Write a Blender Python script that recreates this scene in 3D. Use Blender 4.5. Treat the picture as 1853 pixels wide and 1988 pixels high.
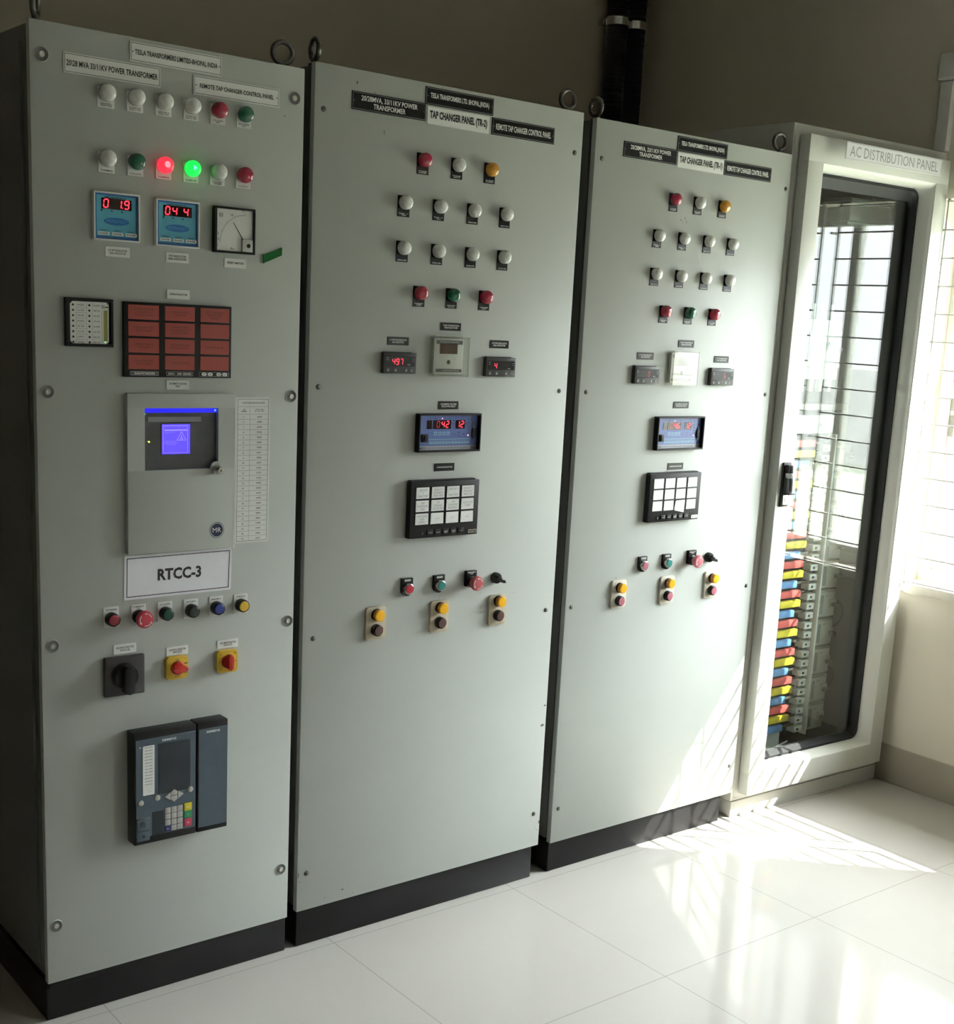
import bpy, bmesh, math, random
from mathutils import Vector, Matrix
random.seed(7)
for o in list(bpy.data.objects): bpy.data.objects.remove(o, do_unlink=True)
SC = bpy.context.scene
COL = SC.collection
PI = math.pi

# ------------------------------------------------------------------ camera, world, sun, exposure
cam = bpy.data.cameras.new('camera'); camo = bpy.data.objects.new('camera', cam); COL.objects.link(camo)
M = Matrix(((0.77834168, 0.08828191, -0.62160319), (-0.62564585, 0.1917792, -0.75616666), (0.05245473, 0.97745948, 0.20450295)))
camo.matrix_world = Matrix.Translation((-0.92896, -2.61836, 1.59413)) @ M.to_4x4()
cam.sensor_fit = 'VERTICAL'; cam.sensor_height = 24.0; cam.lens = 24.0 * 2502.9 / 1988.0
cam.shift_x = -35.4 / 1988.0; cam.shift_y = 147.2 / 1988.0
cam.clip_start = 0.05; cam.clip_end = 300
SC.camera = camo

SKY_LOW, SKY_HIGH = 8.5, 47.0
SUN = 31.0
world = bpy.data.worlds.new('sky'); SC.world = world; world.use_nodes = True
bg = world.node_tree.nodes['Background']
wn = world.node_tree; _c = wn.nodes.new('ShaderNodeTexCoord'); _s = wn.nodes.new('ShaderNodeSeparateXYZ'); wn.links.new(_c.outputs['Generated'], _s.inputs[0])
_m = wn.nodes.new('ShaderNodeMapRange'); _m.interpolation_type = 'SMOOTHSTEP'
_m.inputs['From Min'].default_value = 0.07; _m.inputs['From Max'].default_value = 0.30; _m.inputs['To Min'].default_value = SKY_LOW; _m.inputs['To Max'].default_value = SKY_HIGH
wn.links.new(_s.outputs[2], _m.inputs['Value']); wn.links.new(_m.outputs['Result'], bg.inputs[1])
bg.inputs[0].default_value = (0.95, 0.985, 1.0, 1)
sl = bpy.data.lights.new('sun', 'SUN'); sl.energy = SUN; sl.angle = math.radians(0.2); sl.color = (1.0, 0.95, 0.86)
so = bpy.data.objects.new('sun', sl); COL.objects.link(so)
so.rotation_euler = Vector((-1.0, 0.97, -1.335)).to_track_quat('-Z', 'Y').to_euler()
so.location = (8, -7, 9)
SC.view_settings.view_transform = 'Standard'
SC.view_settings.look = 'None'
SC.view_settings.gamma = 1.0
SC.view_settings.use_curve_mapping = False
SC.view_settings.exposure = 0.0

# ------------------------------------------------------------------ materials
MATS = {}
def mat(name, col, rough=0.5, metal=0.0, emit=None, es=0.0, noise=0.0, nscale=40.0, bump=0.0, bscale=300.0, spec=0.5, coat=0.0):
    if name in MATS: return MATS[name]
    m = bpy.data.materials.new(name); m.use_nodes = True
    nt = m.node_tree; b = nt.nodes['Principled BSDF']
    b.inputs['Base Color'].default_value = (*col, 1); b.inputs['Roughness'].default_value = rough
    b.inputs['Metallic'].default_value = metal
    b.inputs['Specular IOR Level'].default_value = spec
    b.inputs['Coat Weight'].default_value = coat
    if emit:
        b.inputs['Emission Color'].default_value = (*emit, 1); b.inputs['Emission Strength'].default_value = es
    tc = nt.nodes.new('ShaderNodeTexCoord')
    if noise:
        n = nt.nodes.new('ShaderNodeTexNoise'); n.inputs['Scale'].default_value = nscale; n.inputs['Detail'].default_value = 5
        r = nt.nodes.new('ShaderNodeMapRange'); r.inputs['From Min'].default_value = 0.3; r.inputs['From Max'].default_value = 0.7
        r.inputs['To Min'].default_value = 1 - noise; r.inputs['To Max'].default_value = 1 + noise
        mx = nt.nodes.new('ShaderNodeVectorMath'); mx.operation = 'SCALE'; mx.inputs[0].default_value = col
        nt.links.new(tc.outputs['Object'], n.inputs['Vector']); nt.links.new(n.outputs['Fac'], r.inputs['Value'])
        nt.links.new(r.outputs['Result'], mx.inputs['Scale']); nt.links.new(mx.outputs['Vector'], b.inputs['Base Color'])
    if bump:
        n = nt.nodes.new('ShaderNodeTexNoise'); n.inputs['Scale'].default_value = bscale
        bp = nt.nodes.new('ShaderNodeBump'); bp.inputs['Strength'].default_value = bump; bp.inputs['Distance'].default_value = 0.001
        nt.links.new(tc.outputs['Object'], n.inputs['Vector']); nt.links.new(n.outputs['Fac'], bp.inputs['Height'])
        nt.links.new(bp.outputs['Normal'], b.inputs['Normal'])
    MATS[name] = m
    return m
def glassy(name, tint=(1, 1, 1), rough=0.0, ior=1.5, extra=0.0):
    if name in MATS: return MATS[name]
    m = bpy.data.materials.new(name); m.use_nodes = True
    nt = m.node_tree; nt.nodes.clear()
    out = nt.nodes.new('ShaderNodeOutputMaterial'); t = nt.nodes.new('ShaderNodeBsdfTransparent'); t.inputs[0].default_value = (*tint, 1)
    g = nt.nodes.new('ShaderNodeBsdfGlossy'); g.inputs['Roughness'].default_value = rough
    lw = nt.nodes.new('ShaderNodeLayerWeight'); lw.inputs[0].default_value = 0.5
    pw = nt.nodes.new('ShaderNodeMath'); pw.operation = 'POWER'; pw.inputs[1].default_value = 5.0; nt.links.new(lw.outputs['Facing'], pw.inputs[0])
    f0 = ((ior - 1) / (ior + 1)) ** 2 + extra
    ad = nt.nodes.new('ShaderNodeMath'); ad.operation = 'MULTIPLY_ADD'; ad.inputs[1].default_value = 1 - f0; ad.inputs[2].default_value = f0; ad.use_clamp = True
    mx = nt.nodes.new('ShaderNodeMixShader')
    nt.links.new(pw.outputs[0], ad.inputs[0]); nt.links.new(ad.outputs[0], mx.inputs[0]); nt.links.new(t.outputs[0], mx.inputs[1]); nt.links.new(g.outputs[0], mx.inputs[2])
    nt.links.new(mx.outputs[0], out.inputs[0])
    MATS[name] = m
    return m

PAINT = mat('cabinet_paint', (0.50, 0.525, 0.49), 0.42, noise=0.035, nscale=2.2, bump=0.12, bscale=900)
PAINT_SHADED = mat('cabinet_paint_shaded', (0.15, 0.155, 0.145), 0.5, noise=0.05, nscale=3, bump=0.12, bscale=900)  # same grey paint as the front, darkened to hold the sides' shade
PAINT_W = mat('distribution_paint', (0.66, 0.665, 0.62), 0.35, noise=0.03, nscale=3, bump=0.12, bscale=900)
PLINTH = mat('plinth_black', (0.010, 0.010, 0.011), 0.45, noise=0.2, nscale=6, spec=0.25)
BLACK = mat('black_plastic', (0.008, 0.008, 0.009), 0.4, noise=0.15, nscale=30, spec=0.25)
BLACKG = mat('black_gloss_plate', (0.006, 0.006, 0.007), 0.28, noise=0.1, nscale=30, spec=0.3)
RUBBER = mat('black_rubber', (0.016, 0.017, 0.018), 0.6, noise=0.15, nscale=15, spec=0.25)
WHITEP = mat('white_plate', (0.86, 0.87, 0.84), 0.4, noise=0.03, nscale=30)
PAPER = mat('white_paper', (0.90, 0.90, 0.95), 0.6, noise=0.02, nscale=30)
INK = mat('black_ink', (0.01, 0.01, 0.01), 0.5)
INKG = mat('grey_ink', (0.30, 0.31, 0.32), 0.5)
INKW = mat('white_ink', (0.85, 0.86, 0.84), 0.5)
STEEL = mat('bright_steel', (0.62, 0.62, 0.6), 0.22, metal=1.0, noise=0.1, nscale=60)
STEELD = mat('dark_steel', (0.16, 0.155, 0.14), 0.38, metal=0.7, noise=0.2, nscale=60)
LENSW = mat('clear_lens', (0.80, 0.81, 0.77), 0.12, noise=0.12, nscale=90, coat=0.6)
LENSR = mat('red_lens', (0.36, 0.018, 0.05), 0.15, noise=0.1, nscale=90, coat=0.5)
LENSG = mat('green_lens', (0.008, 0.13, 0.065), 0.15, noise=0.1, nscale=90, coat=0.5)
LENSA = mat('amber_lens', (0.62, 0.29, 0.03), 0.15, noise=0.1, nscale=90, coat=0.5)
LENSRL = mat('red_lens_lit', (0.8, 0.02, 0.03), 0.2, emit=(1.0, 0.03, 0.06), es=1.3, noise=0.1, nscale=90)
LENSGL = mat('green_lens_lit', (0.02, 0.7, 0.1), 0.2, emit=(0.01, 0.95, 0.09), es=1.1, noise=0.1, nscale=90)
LITCORE = mat('green_lamp_core', (0.2, 0.9, 0.9), 0.3, emit=(0.2, 1.0, 0.85), es=1.3)
LITCORER = mat('red_lamp_core', (1, 0.3, 0.3), 0.3, emit=(1.0, 0.22, 0.28), es=1.3)
LED = mat('red_led_digits', (1, 0.05, 0.08), 0.3, emit=(1.0, 0.03, 0.06), es=2.2)
LEDD = mat('faint_led_digits', (0.35, 0.03, 0.05), 0.3, emit=(1.0, 0.06, 0.08), es=0.25)
LEDW = mat('pink_led', (1, 0.5, 0.6), 0.3, emit=(1.0, 0.35, 0.5), es=2.0)
LEDGR = mat('green_led', (0.3, 1, 0.5), 0.3, emit=(0.3, 1.0, 0.5), es=2.0)
LEDY = mat('yellow_led', (1, 1, 0.2), 0.3, emit=(0.85, 1.0, 0.1), es=2.0)
DISP = mat('display_window_dark', (0.018, 0.006, 0.008), 0.1, noise=0.1, nscale=30)
DISPB = mat('display_window_brown', (0.10, 0.055, 0.05), 0.15, noise=0.1, nscale=50)
METERB = mat('meter_face_blue', (0.10, 0.42, 0.56), 0.35, noise=0.06, nscale=60)
METERD = mat('meter_border_blue', (0.02, 0.12, 0.36), 0.35, noise=0.06, nscale=60)
METERL = mat('meter_logo_blue', (0.02, 0.14, 0.42), 0.3, noise=0.06, nscale=60)
AVRB = mat('relay_face_blue', (0.10, 0.15, 0.40), 0.3, noise=0.06, nscale=60)
AVRC = mat('relay_print_cyan', (0.22, 0.42, 0.55), 0.4, noise=0.06, nscale=60)
ORANGE = mat('annunciator_window_red', (0.33, 0.050, 0.036), 0.35, noise=0.1, nscale=14)
GREYP = mat('grey_plastic', (0.10, 0.105, 0.115), 0.4, noise=0.08, nscale=40)
GREYD = mat('dark_grey_plastic', (0.045, 0.042, 0.043), 0.35, noise=0.1, nscale=40, spec=0.35)
SLATE = mat('slate_blue_plastic', (0.060, 0.088, 0.112), 0.42, noise=0.06, nscale=40)
LCD = mat('dark_lcd', (0.014, 0.022, 0.028), 0.12, noise=0.2, nscale=18)
KEYW = mat('light_key', (0.44, 0.43, 0.40), 0.4, noise=0.08, nscale=90)
RED = mat('red_plastic', (0.50, 0.035, 0.06), 0.3, noise=0.08, nscale=60)
REDK = mat('knob_red', (0.48, 0.02, 0.015), 0.28, noise=0.08, nscale=60)
GREEN = mat('green_plastic', (0.006, 0.06, 0.04), 0.3, noise=0.08, nscale=60)
TEAL = mat('teal_button', (0.03, 0.21, 0.19), 0.3, noise=0.08, nscale=60)
BLUE = mat('blue_button', (0.02, 0.04, 0.22), 0.3, noise=0.08, nscale=60)
YELLOW = mat('yellow_plastic', (0.68, 0.44, 0.03), 0.35, noise=0.06, nscale=60)
BROWN = mat('brown_button', (0.11, 0.055, 0.05), 0.35, noise=0.1, nscale=60)
PINK = mat('faded_pink_button', (0.42, 0.13, 0.17), 0.35, noise=0.08, nscale=60)
TAPE = mat('green_tape', (0.012, 0.19, 0.04), 0.3, noise=0.2, nscale=60)
BLISTER = mat('yellowed_cover', (0.50, 0.44, 0.32), 0.3, noise=0.14, nscale=30)
CHIP = mat('chipped_paint', (0.10, 0.085, 0.06), 0.7, noise=0.4, nscale=80)
SCREENV = mat('violet_screen', (0.15, 0.12, 0.8), 0.3, emit=(0.085, 0.045, 0.74), es=1.0)
SCREENL = mat('violet_screen_lines', (0.4, 0.35, 0.9), 0.3, emit=(0.26, 0.18, 0.92), es=1.0)
BLUEG = mat('blue_glow_strip', (0.02, 0.02, 0.8), 0.3, emit=(0.008, 0.006, 0.80), es=1.0)
BLUEP = mat('pale_blue_led', (0.3, 0.6, 1), 0.3, emit=(0.2, 0.6, 1.0), es=1.3)
STRIP = mat('grey_film_strip', (0.26, 0.26, 0.28), 0.4, noise=0.05, nscale=60)
INNER = mat('relay_window_grey', (0.085, 0.09, 0.092), 0.25, noise=0.1, nscale=40)
NAVY = mat('navy_logo', (0.006, 0.022, 0.065), 0.35, noise=0.05, nscale=60)
ACRYL = glassy('clear_acrylic', (0.96, 0.97, 0.95), 0.03, 1.6, 0.03)
DGLASS = glassy('door_glass', (0.90, 0.94, 0.93), 0.0, 1.55, 0.05)
WGLASS = glassy('window_glass', (0.96, 0.98, 0.98), 0.0, 1.45)
BUSR = mat('red_busbar_sleeve', (0.72, 0.13, 0.12), 0.3, noise=0.1, nscale=30)
BUSY = mat('yellow_busbar_sleeve', (0.75, 0.60, 0.05), 0.3, noise=0.1, nscale=30)
BUSB = mat('blue_busbar_sleeve', (0.16, 0.33, 0.62), 0.3, noise=0.1, nscale=30)
BRK = mat('breaker_cream', (0.58, 0.57, 0.50), 0.4, noise=0.05, nscale=40)
BRKW = mat('breaker_white', (0.78, 0.79, 0.75), 0.35, noise=0.04, nscale=40)
DARKIN = mat('interior_grey', (0.06, 0.062, 0.06), 0.5, noise=0.1, nscale=6)

# ------------------------------------------------------------------ mesh helpers
class MB:
    """collects shapes of one part; coordinates are (x right, z up, d outwards) in the cabinet's frame"""
    def __init__(s, o=(0, 0, 0)):
        s.bm = bmesh.new(); s.o = o; s.mats = []
    def mi(s, m):
        if m not in s.mats: s.mats.append(m)
        return s.mats.index(m)
    def v(s, x, z, d): return s.bm.verts.new((x - s.o[0], -(d - s.o[2]), z - s.o[1]))
    def face(s, vs, m, smooth=False):
        try: f = s.bm.faces.new(vs)
        except ValueError: return None
        f.material_index = s.mi(m); f.smooth = smooth
        return f
    def box(s, x0, x1, z0, z1, d0, d1, m, bev=0.0, seg=2):
        vs = [s.v(x, z, d) for d in (d0, d1) for z in (z0, z1) for x in (x0, x1)]
        fs = [s.face([vs[i] for i in q], m) for q in ((0, 2, 3, 1), (4, 5, 7, 6), (0, 1, 5, 4), (2, 6, 7, 3), (0, 4, 6, 2), (1, 3, 7, 5))]
        if bev:
            es = list({e for f in fs for e in f.edges})
            r = bmesh.ops.bevel(s.bm, geom=es, offset=bev, segments=seg, affect='EDGES', profile=0.6)
            k = s.mi(m)
            for f in r['faces']: f.material_index = k
        return s
    def quad(s, x0, x1, z0, z1, d, m):
        s.face([s.v(x0, z0, d), s.v(x1, z0, d), s.v(x1, z1, d), s.v(x0, z1, d)], m); return s
    def prism(s, pts, d0, d1, m, bev=0.0):
        a = [s.v(x, z, d0) for x, z in pts]; b = [s.v(x, z, d1) for x, z in pts]
        n = len(pts)
        fs = [s.face(b, m), s.face(a[::-1], m)]
        for i in range(n): fs.append(s.face([a[i], a[(i + 1) % n], b[(i + 1) % n], b[i]], m))
        if bev and fs[0]:
            r = bmesh.ops.bevel(s.bm, geom=list(fs[0].edges), offset=bev, segments=2, affect='EDGES', profile=0.6)
            for f in r['faces']: f.material_index = s.mi(m)
        return s
    def lathe(s, cx, cz, prof, m, seg=28, sx=1.0, sz=1.0):
        rings = []
        for r, d in prof:
            if r < 1e-6: rings.append([s.v(cx, cz, d)])
            else: rings.append([s.v(cx + sx * r * math.cos(2 * PI * i / seg), cz + sz * r * math.sin(2 * PI * i / seg), d) for i in range(seg)])
        for a, b in zip(rings, rings[1:]):
            for i in range(seg):
                j = (i + 1) % seg
                if len(a) == 1 and len(b) == 1: continue
                if len(a) == 1: s.face([a[0], b[i], b[j]], m, True)
                elif len(b) == 1: s.face([a[i], a[j], b[0]], m, True)
                else: s.face([a[i], a[j], b[j], b[i]], m, True)
        return s
    def disc(s, cx, cz, r, d, m, seg=24):
        s.face([s.v(cx + r * math.cos(2 * PI * i / seg), cz + r * math.sin(2 * PI * i / seg), d) for i in range(seg)], m); return s
    def ell(s, cx, cz, rx, rz, d, m, seg=28, rot=0):
        c, q = math.cos(rot), math.sin(rot)
        P = []
        for i in range(seg):
            a = 2 * PI * i / seg; x, z = rx * math.cos(a), rz * math.sin(a)
            P.append(s.v(cx + x * c - z * q, cz + x * q + z * c, d))
        s.face(P, m); return s
    def poly(s, pts, d, m):
        s.face([s.v(x, z, d) for x, z in pts], m); return s
    def tube(s, pts, r, m, seg=8, closed=False):
        """pts are (x,z,d) triples"""
        P = [Vector((x - s.o[0], -(d - s.o[2]), z - s.o[1])) for x, z, d in pts]
        n = len(P); rings = []; up = Vector((0.123, 0.31, 0.9)).normalized()
        for i, p in enumerate(P):
            a = P[(i - 1) % n] if (closed or i > 0) else p
            b = P[(i + 1) % n] if (closed or i < n - 1) else p
            t = (b - a).normalized(); u = t.cross(up)
            if u.length < 1e-3: u = t.cross(Vector((1, 0, 0)))
            u.normalize(); w = t.cross(u); up = u.cross(t) if False else up
            rings.append([s.bm.verts.new(p + r * (math.cos(2 * PI * k / seg) * u + math.sin(2 * PI * k / seg) * w)) for k in range(seg)])
        rr = list(zip(rings, rings[1:])) + ([(rings[-1], rings[0])] if closed else [])
        for a, b in rr:
            for k in range(seg):
                j = (k + 1) % seg; s.face([a[k], a[j], b[j], b[k]], m, True)
        if not closed:
            s.face(rings[0][::-1], m); s.face(rings[-1], m)
        return s
    def text(s, txt, cx, cz, w, h, d, m, bold=0.0):
        """lettering fitted into a w x h field (w or h may be None)"""
        vs, fs = text_mesh(txt, bold)
        if not vs: return s
        x0 = min(v[0] for v in vs); x1 = max(v[0] for v in vs); y0 = min(v[1] for v in vs); y1 = max(v[1] for v in vs)
        kx = (w / (x1 - x0)) if w else None; ky = (h / (y1 - y0)) if h else None
        if kx is None: kx = ky
        if ky is None: ky = kx
        V = [s.v(cx + (x - (x0 + x1) / 2) * kx, cz + (y - (y0 + y1) / 2) * ky, d) for x, y in vs]
        for f in fs: s.face([V[i] for i in f], m)
        return s
    def build(s, name, parent=None, label=None, world=False):
        me = bpy.data.meshes.new(name)
        s.bm.normal_update(); s.bm.to_mesh(me); s.bm.free()
        for m in s.mats: me.materials.append(m)
        me.set_sharp_from_angle(angle=math.radians(38))
        o = bpy.data.objects.new(name, me); COL.objects.link(o)
        o['_o'] = s.o
        loc = Vector((s.o[0], -s.o[2], s.o[1]))
        if parent is not None:
            o.parent = parent
            po = parent.get('_o')
            if po is not None: loc -= Vector((po[0], -po[2], po[1]))
        o.location = loc
        if label: o['label'] = label
        return o
TCACHE = {}
def text_mesh(txt, bold=0.0):
    k = (txt, bold)
    if k in TCACHE: return TCACHE[k]
    c = bpy.data.curves.new('t', 'FONT'); c.body = txt; c.align_x = 'CENTER'; c.resolution_u = 2; c.fill_mode = 'FRONT'
    c.offset = bold; c.space_line = 0.95
    o = bpy.data.objects.new('t', c); COL.objects.link(o)
    dg = bpy.context.evaluated_depsgraph_get(); me = bpy.data.meshes.new_from_object(o.evaluated_get(dg))
    r = ([(v.co.x, v.co.y) for v in me.vertices], [tuple(p.vertices) for p in me.polygons])
    bpy.data.objects.remove(o); bpy.data.curves.remove(c); bpy.data.meshes.remove(me)
    TCACHE[k] = r
    return r
SEG7 = {'0': 'abcdef', '1': 'bc', '2': 'abged', '3': 'abgcd', '4': 'fgbc', '5': 'afgcd', '6': 'afgedc', '7': 'abc', '8': 'abcdefg', '9': 'abcdfg', 'C': 'afed', ' ': ''}
def digits(mb, txt, x0, z0, w, h, gap, d, m, t=0.16):
    """seven segment digits, slanted like a real display"""
    x = x0
    def q(ax, az, bx, bz, th):
        L = math.hypot(bx - ax, bz - az); ux, uz = (bx - ax) / L, (bz - az) / L; nx, nz = -uz * th / 2, ux * th / 2
        pts = [(ax + nx, az + nz), (ax - nx, az - nz), (bx - nx, bz - nz), (bx + nx, bz + nz)]
        mb.poly([(px + (pz - z0) * 0.10, pz) for px, pz in pts], d, m)
    for ch in txt:
        if ch == '.':
            mb.box(x - gap * 0.7, x - gap * 0.7 + h * 0.12, z0, z0 + h * 0.12, d - 0.0001, d, m); continue
        th = h * t; e = th * 0.35
        X0, X1, Z0, ZM, Z1 = x, x + w, z0, z0 + h / 2, z0 + h
        S = {'a': (X0 + e, Z1, X1 - e, Z1), 'd': (X0 + e, Z0, X1 - e, Z0), 'g': (X0 + e, ZM, X1 - e, ZM), 'f': (X0, ZM + e, X0, Z1 - e),
             'b': (X1, ZM + e, X1, Z1 - e), 'e': (X0, Z0 + e, X0, ZM - e), 'c': (X1, Z0 + e, X1, ZM - e)}
        for k in SEG7[ch]: q(*S[k], th)
        x += w + gap
def wbox(name, x0, x1, y0, y1, z0, z1, m, kind=None, parent=None, bev=0.0):
    mb = MB(((x0 + x1) / 2, z0, -(y0 + y1) / 2) if parent is None else (0, 0, 0))
    mb.box(x0, x1, z0, z1, -y1, -y0, m, bev)
    o = mb.build(name, parent)
    if kind: o['kind'] = kind
    return o
def thing(name, label, cat, loc=(0, 0, 0), rz=0.0, group=None):
    o = bpy.data.objects.new(name, None); COL.objects.link(o)
    o.location = loc; o.rotation_euler = (0, 0, rz); o['label'] = label; o['category'] = cat
    o['_o'] = (loc[0], loc[2], -loc[1]) if rz == 0 else (0, 0, 0)
    if group: o['group'] = group
    return o

# ------------------------------------------------------------------ the room
def floor_material():
    m = bpy.data.materials.new('glossy_floor_tiles'); m.use_nodes = True; nt = m.node_tree; b = nt.nodes['Principled BSDF']
    b.inputs['Roughness'].default_value = 0.07; b.inputs['Specular IOR Level'].default_value = 0.5
    geo = nt.nodes.new('ShaderNodeNewGeometry'); sep = nt.nodes.new('ShaderNodeSeparateXYZ'); nt.links.new(geo.outputs['Position'], sep.inputs[0])
    def seam(out, off):
        a = nt.nodes.new('ShaderNodeMath'); a.operation = 'ADD'; a.inputs[1].default_value = off; nt.links.new(out, a.inputs[0])
        w = nt.nodes.new('ShaderNodeMath'); w.operation = 'PINGPONG'; w.inputs[1].default_value = 0.3; nt.links.new(a.outputs[0], w.inputs[0])
        c = nt.nodes.new('ShaderNodeMath'); c.operation = 'LESS_THAN'; c.inputs[1].default_value = 0.0011; nt.links.new(w.outputs[0], c.inputs[0])
        return c.outputs[0]
    sx = seam(sep.outputs[0], 60 - 0.7304); sy = seam(sep.outputs[1], 60 + 0.0242)
    mx = nt.nodes.new('ShaderNodeMath'); mx.operation = 'MAXIMUM'; nt.links.new(sx, mx.inputs[0]); nt.links.new(sy, mx.inputs[1])
    n = nt.nodes.new('ShaderNodeTexNoise'); n.inputs['Scale'].default_value = 1.3; n.inputs['Detail'].default_value = 4; nt.links.new(geo.outputs['Position'], n.inputs['Vector'])
    cr = nt.nodes.new('ShaderNodeValToRGB'); cr.color_ramp.elements[0].position = 0.3; cr.color_ramp.elements[1].position = 0.7
    cr.color_ramp.elements[0].color = (0.50, 0.475, 0.435, 1); cr.color_ramp.elements[1].color = (0.54, 0.515, 0.475, 1); nt.links.new(n.outputs['Fac'], cr.inputs[0])
    mc = nt.nodes.new('ShaderNodeMixRGB'); mc.inputs[2].default_value = (0.34, 0.31, 0.28, 1)
    nt.links.new(mx.outputs[0], mc.inputs[0]); nt.links.new(cr.outputs[0], mc.inputs[1]); nt.links.new(mc.outputs[0], b.inputs['Base Color'])
    return m
WALLP = mat('back_wall_paint', (0.62, 0.56, 0.46), 0.8, noise=0.04, nscale=2, bump=0.2, bscale=60)
WALLR = mat('cream_wall_paint', (0.84, 0.79, 0.68), 0.75, noise=0.03, nscale=2, bump=0.2, bscale=60)
CEIL = mat('ceiling_paint', (0.50, 0.48, 0.45), 0.8, noise=0.03, nscale=2)
SKIRT = mat('skirting_tile', (0.42, 0.38, 0.31), 0.35, noise=0.05, nscale=5)
PLASTER = mat('sill_plaster', (0.74, 0.71, 0.63), 0.7, noise=0.05, nscale=30, bump=0.5, bscale=40)
WHITEF = mat('white_window_frame', (0.76, 0.75, 0.70), 0.35, noise=0.02, nscale=20)
XW, XO = 3.09, 3.32           # inner and outer face of the right wall
YW0, YW1, ZS, ZH = -1.42, -0.02, 0.742, 2.07
wbox('floor', -6.0, XW + .01, -5.2, 1.52, -0.12, 0.0, floor_material(), 'structure')
wbox('ceiling', -6.2, XO, -5.4, 1.72, 3.25, 3.4, CEIL, 'structure')
wbox('wall_back', -6.2, XO, 1.5, 1.72, 0, 3.25, WALLP, 'structure')
wbox('wall_left', -6.2, -6.0, -5.2, 1.5, 0, 3.25, WALLP, 'structure')
wbox('wall_front', -6.2, XO, -5.4, -5.2, 0, 3.25, WALLP, 'structure')
mb = MB((XW, 0, 2))
YV0, YV1 = -4.15, -3.5        # an added, unseen window for more light, behind the camera's right shoulder
mb.box(XW, XO, 0, 3.25, 5.2, -YV0, WALLR); mb.box(XW, XO, 0, 3.25, -YV1, -YW0, WALLR); mb.box(XW, XO, 0, ZS, -YV0, -YV1, WALLR); mb.box(XW, XO, ZH, 3.25, -YV0, -YV1, WALLR)
mb.box(XW, XO, 0, 3.25, -YW1, -1.5, WALLR)
mb.box(XW, XO, 0, ZS, -YW0, -YW1, WALLR); mb.box(XW, XO, ZH, 3.25, -YW0, -YW1, WALLR)
mb.build('wall_right')['kind'] = 'structure'
mb = MB((XW, 0, 2)); mb.box(XW - .009, XW, 0, .139, 5.2, -1.5, SKIRT, 0.003); mb.build('baseboard_right')['kind'] = 'structure'
# window sill with rough plaster edge
mb = MB((XW, ZS, .6))
n = 40; prev = None
for i in range(n + 1):
    y = YW1 + (YW0 - YW1) * i / n; dz = random.uniform(-.012, .002) if 0 < i < n else 0; dx = random.uniform(0, .006)
    a = (mb.v(XW - .012 - dx, ZS - .02 + dz, -y), mb.v(XW - .012 - dx, ZS + .004, -y), mb.v(XO - .02, ZS + .006, -y), mb.v(XW + .001, ZS - .03, -y))
    if prev:
        mb.face([prev[0], a[0], a[1], prev[1]], PLASTER, True); mb.face([prev[1], a[1], a[2], prev[2]], PLASTER); mb.face([prev[3], a[3], a[0], prev[0]], PLASTER, True)
    prev = a
mb.build('trim_1')['kind'] = 'structure'
# window: outer frame, four casements with panes, latch
WF = 3.19
win = MB((WF, ZS, .6))
win.box(WF, WF + .05, ZS, ZS + .05, -YW1, -YW0, WHITEF, .003); win.box(WF, WF + .05, ZH - .05, ZH, -YW1, -YW0, WHITEF, .003)
win.box(WF, WF + .05, ZS + .05, ZH - .05, -YW1, -YW1 + .05, WHITEF, .003); win.box(WF, WF + .05, ZS + .05, ZH - .05, -YW0 - .03, -YW0, WHITEF, .003)
wino = win.build('window_1'); wino['kind'] = 'structure'
def casement(ya, yb, wino=wino):
    """ya is the left (nearer the corner) edge"""
    f = MB((WF, ZS, -(ya + yb) / 2)); t = .020
    z0, z1 = ZS + .05, ZH - .05
    f.box(WF + .005, WF + .04, z0, z0 + t, -ya, -yb, WHITEF, .003); f.box(WF + .005, WF + .04, z1 - t, z1, -ya, -yb, WHITEF, .003)
    f.box(WF + .005, WF + .04, z0 + t, z1 - t, -ya, -ya + t, WHITEF, .003); f.box(WF + .005, WF + .04, z0 + t, z1 - t, -yb - t, -yb, WHITEF, .003)
    fo = f.build('casement_frame', wino)
    p = MB((WF, ZS, -(ya + yb) / 2)); p.box(WF + .018, WF + .022, z0 + t, z1 - t, -ya + t, -yb - t, WGLASS); p.build('window_pane', fo)
    return fo
ys = [YW1 - .05, -.392, YW0 + .03]
frames = [casement(a, b) for a, b in zip(ys, ys[1:])]
w2 = MB((WF, ZS, 3.6))
w2.box(WF, WF + .05, ZS, ZS + .05, -YV1, -YV0, WHITEF, .003); w2.box(WF, WF + .05, ZH - .05, ZH, -YV1, -YV0, WHITEF, .003)
w2.box(WF, WF + .05, ZS + .05, ZH - .05, -YV1, -YV1 + .05, WHITEF, .003); w2.box(WF, WF + .05, ZS + .05, ZH - .05, -YV0 - .05, -YV0, WHITEF, .003)
w2o = w2.build('added_window'); w2o['kind'] = 'structure'  # added out of view to send more light onto the cabinet fronts
for _a, _b2 in ((YV1 - .05, YV0 + .05),): casement(_a, _b2, w2o)
lt = MB((WF, 1.4, -ys[0] + .02)); lt.box(WF - .008, WF + .005, 1.36, 1.49, -ys[0] + .008, -ys[0] + .028, STEELD, .002)
lt.box(WF - .02, WF - .008, 1.40, 1.46, -ys[0] + .013, -ys[0] + .022, STEEL, .002); lt.box(WF - .008, WF + .005, 1.27, 1.345, -ys[0] + .008, -ys[0] + .028, STEELD, .002)
lt.build('window_latch', frames[0])

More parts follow.
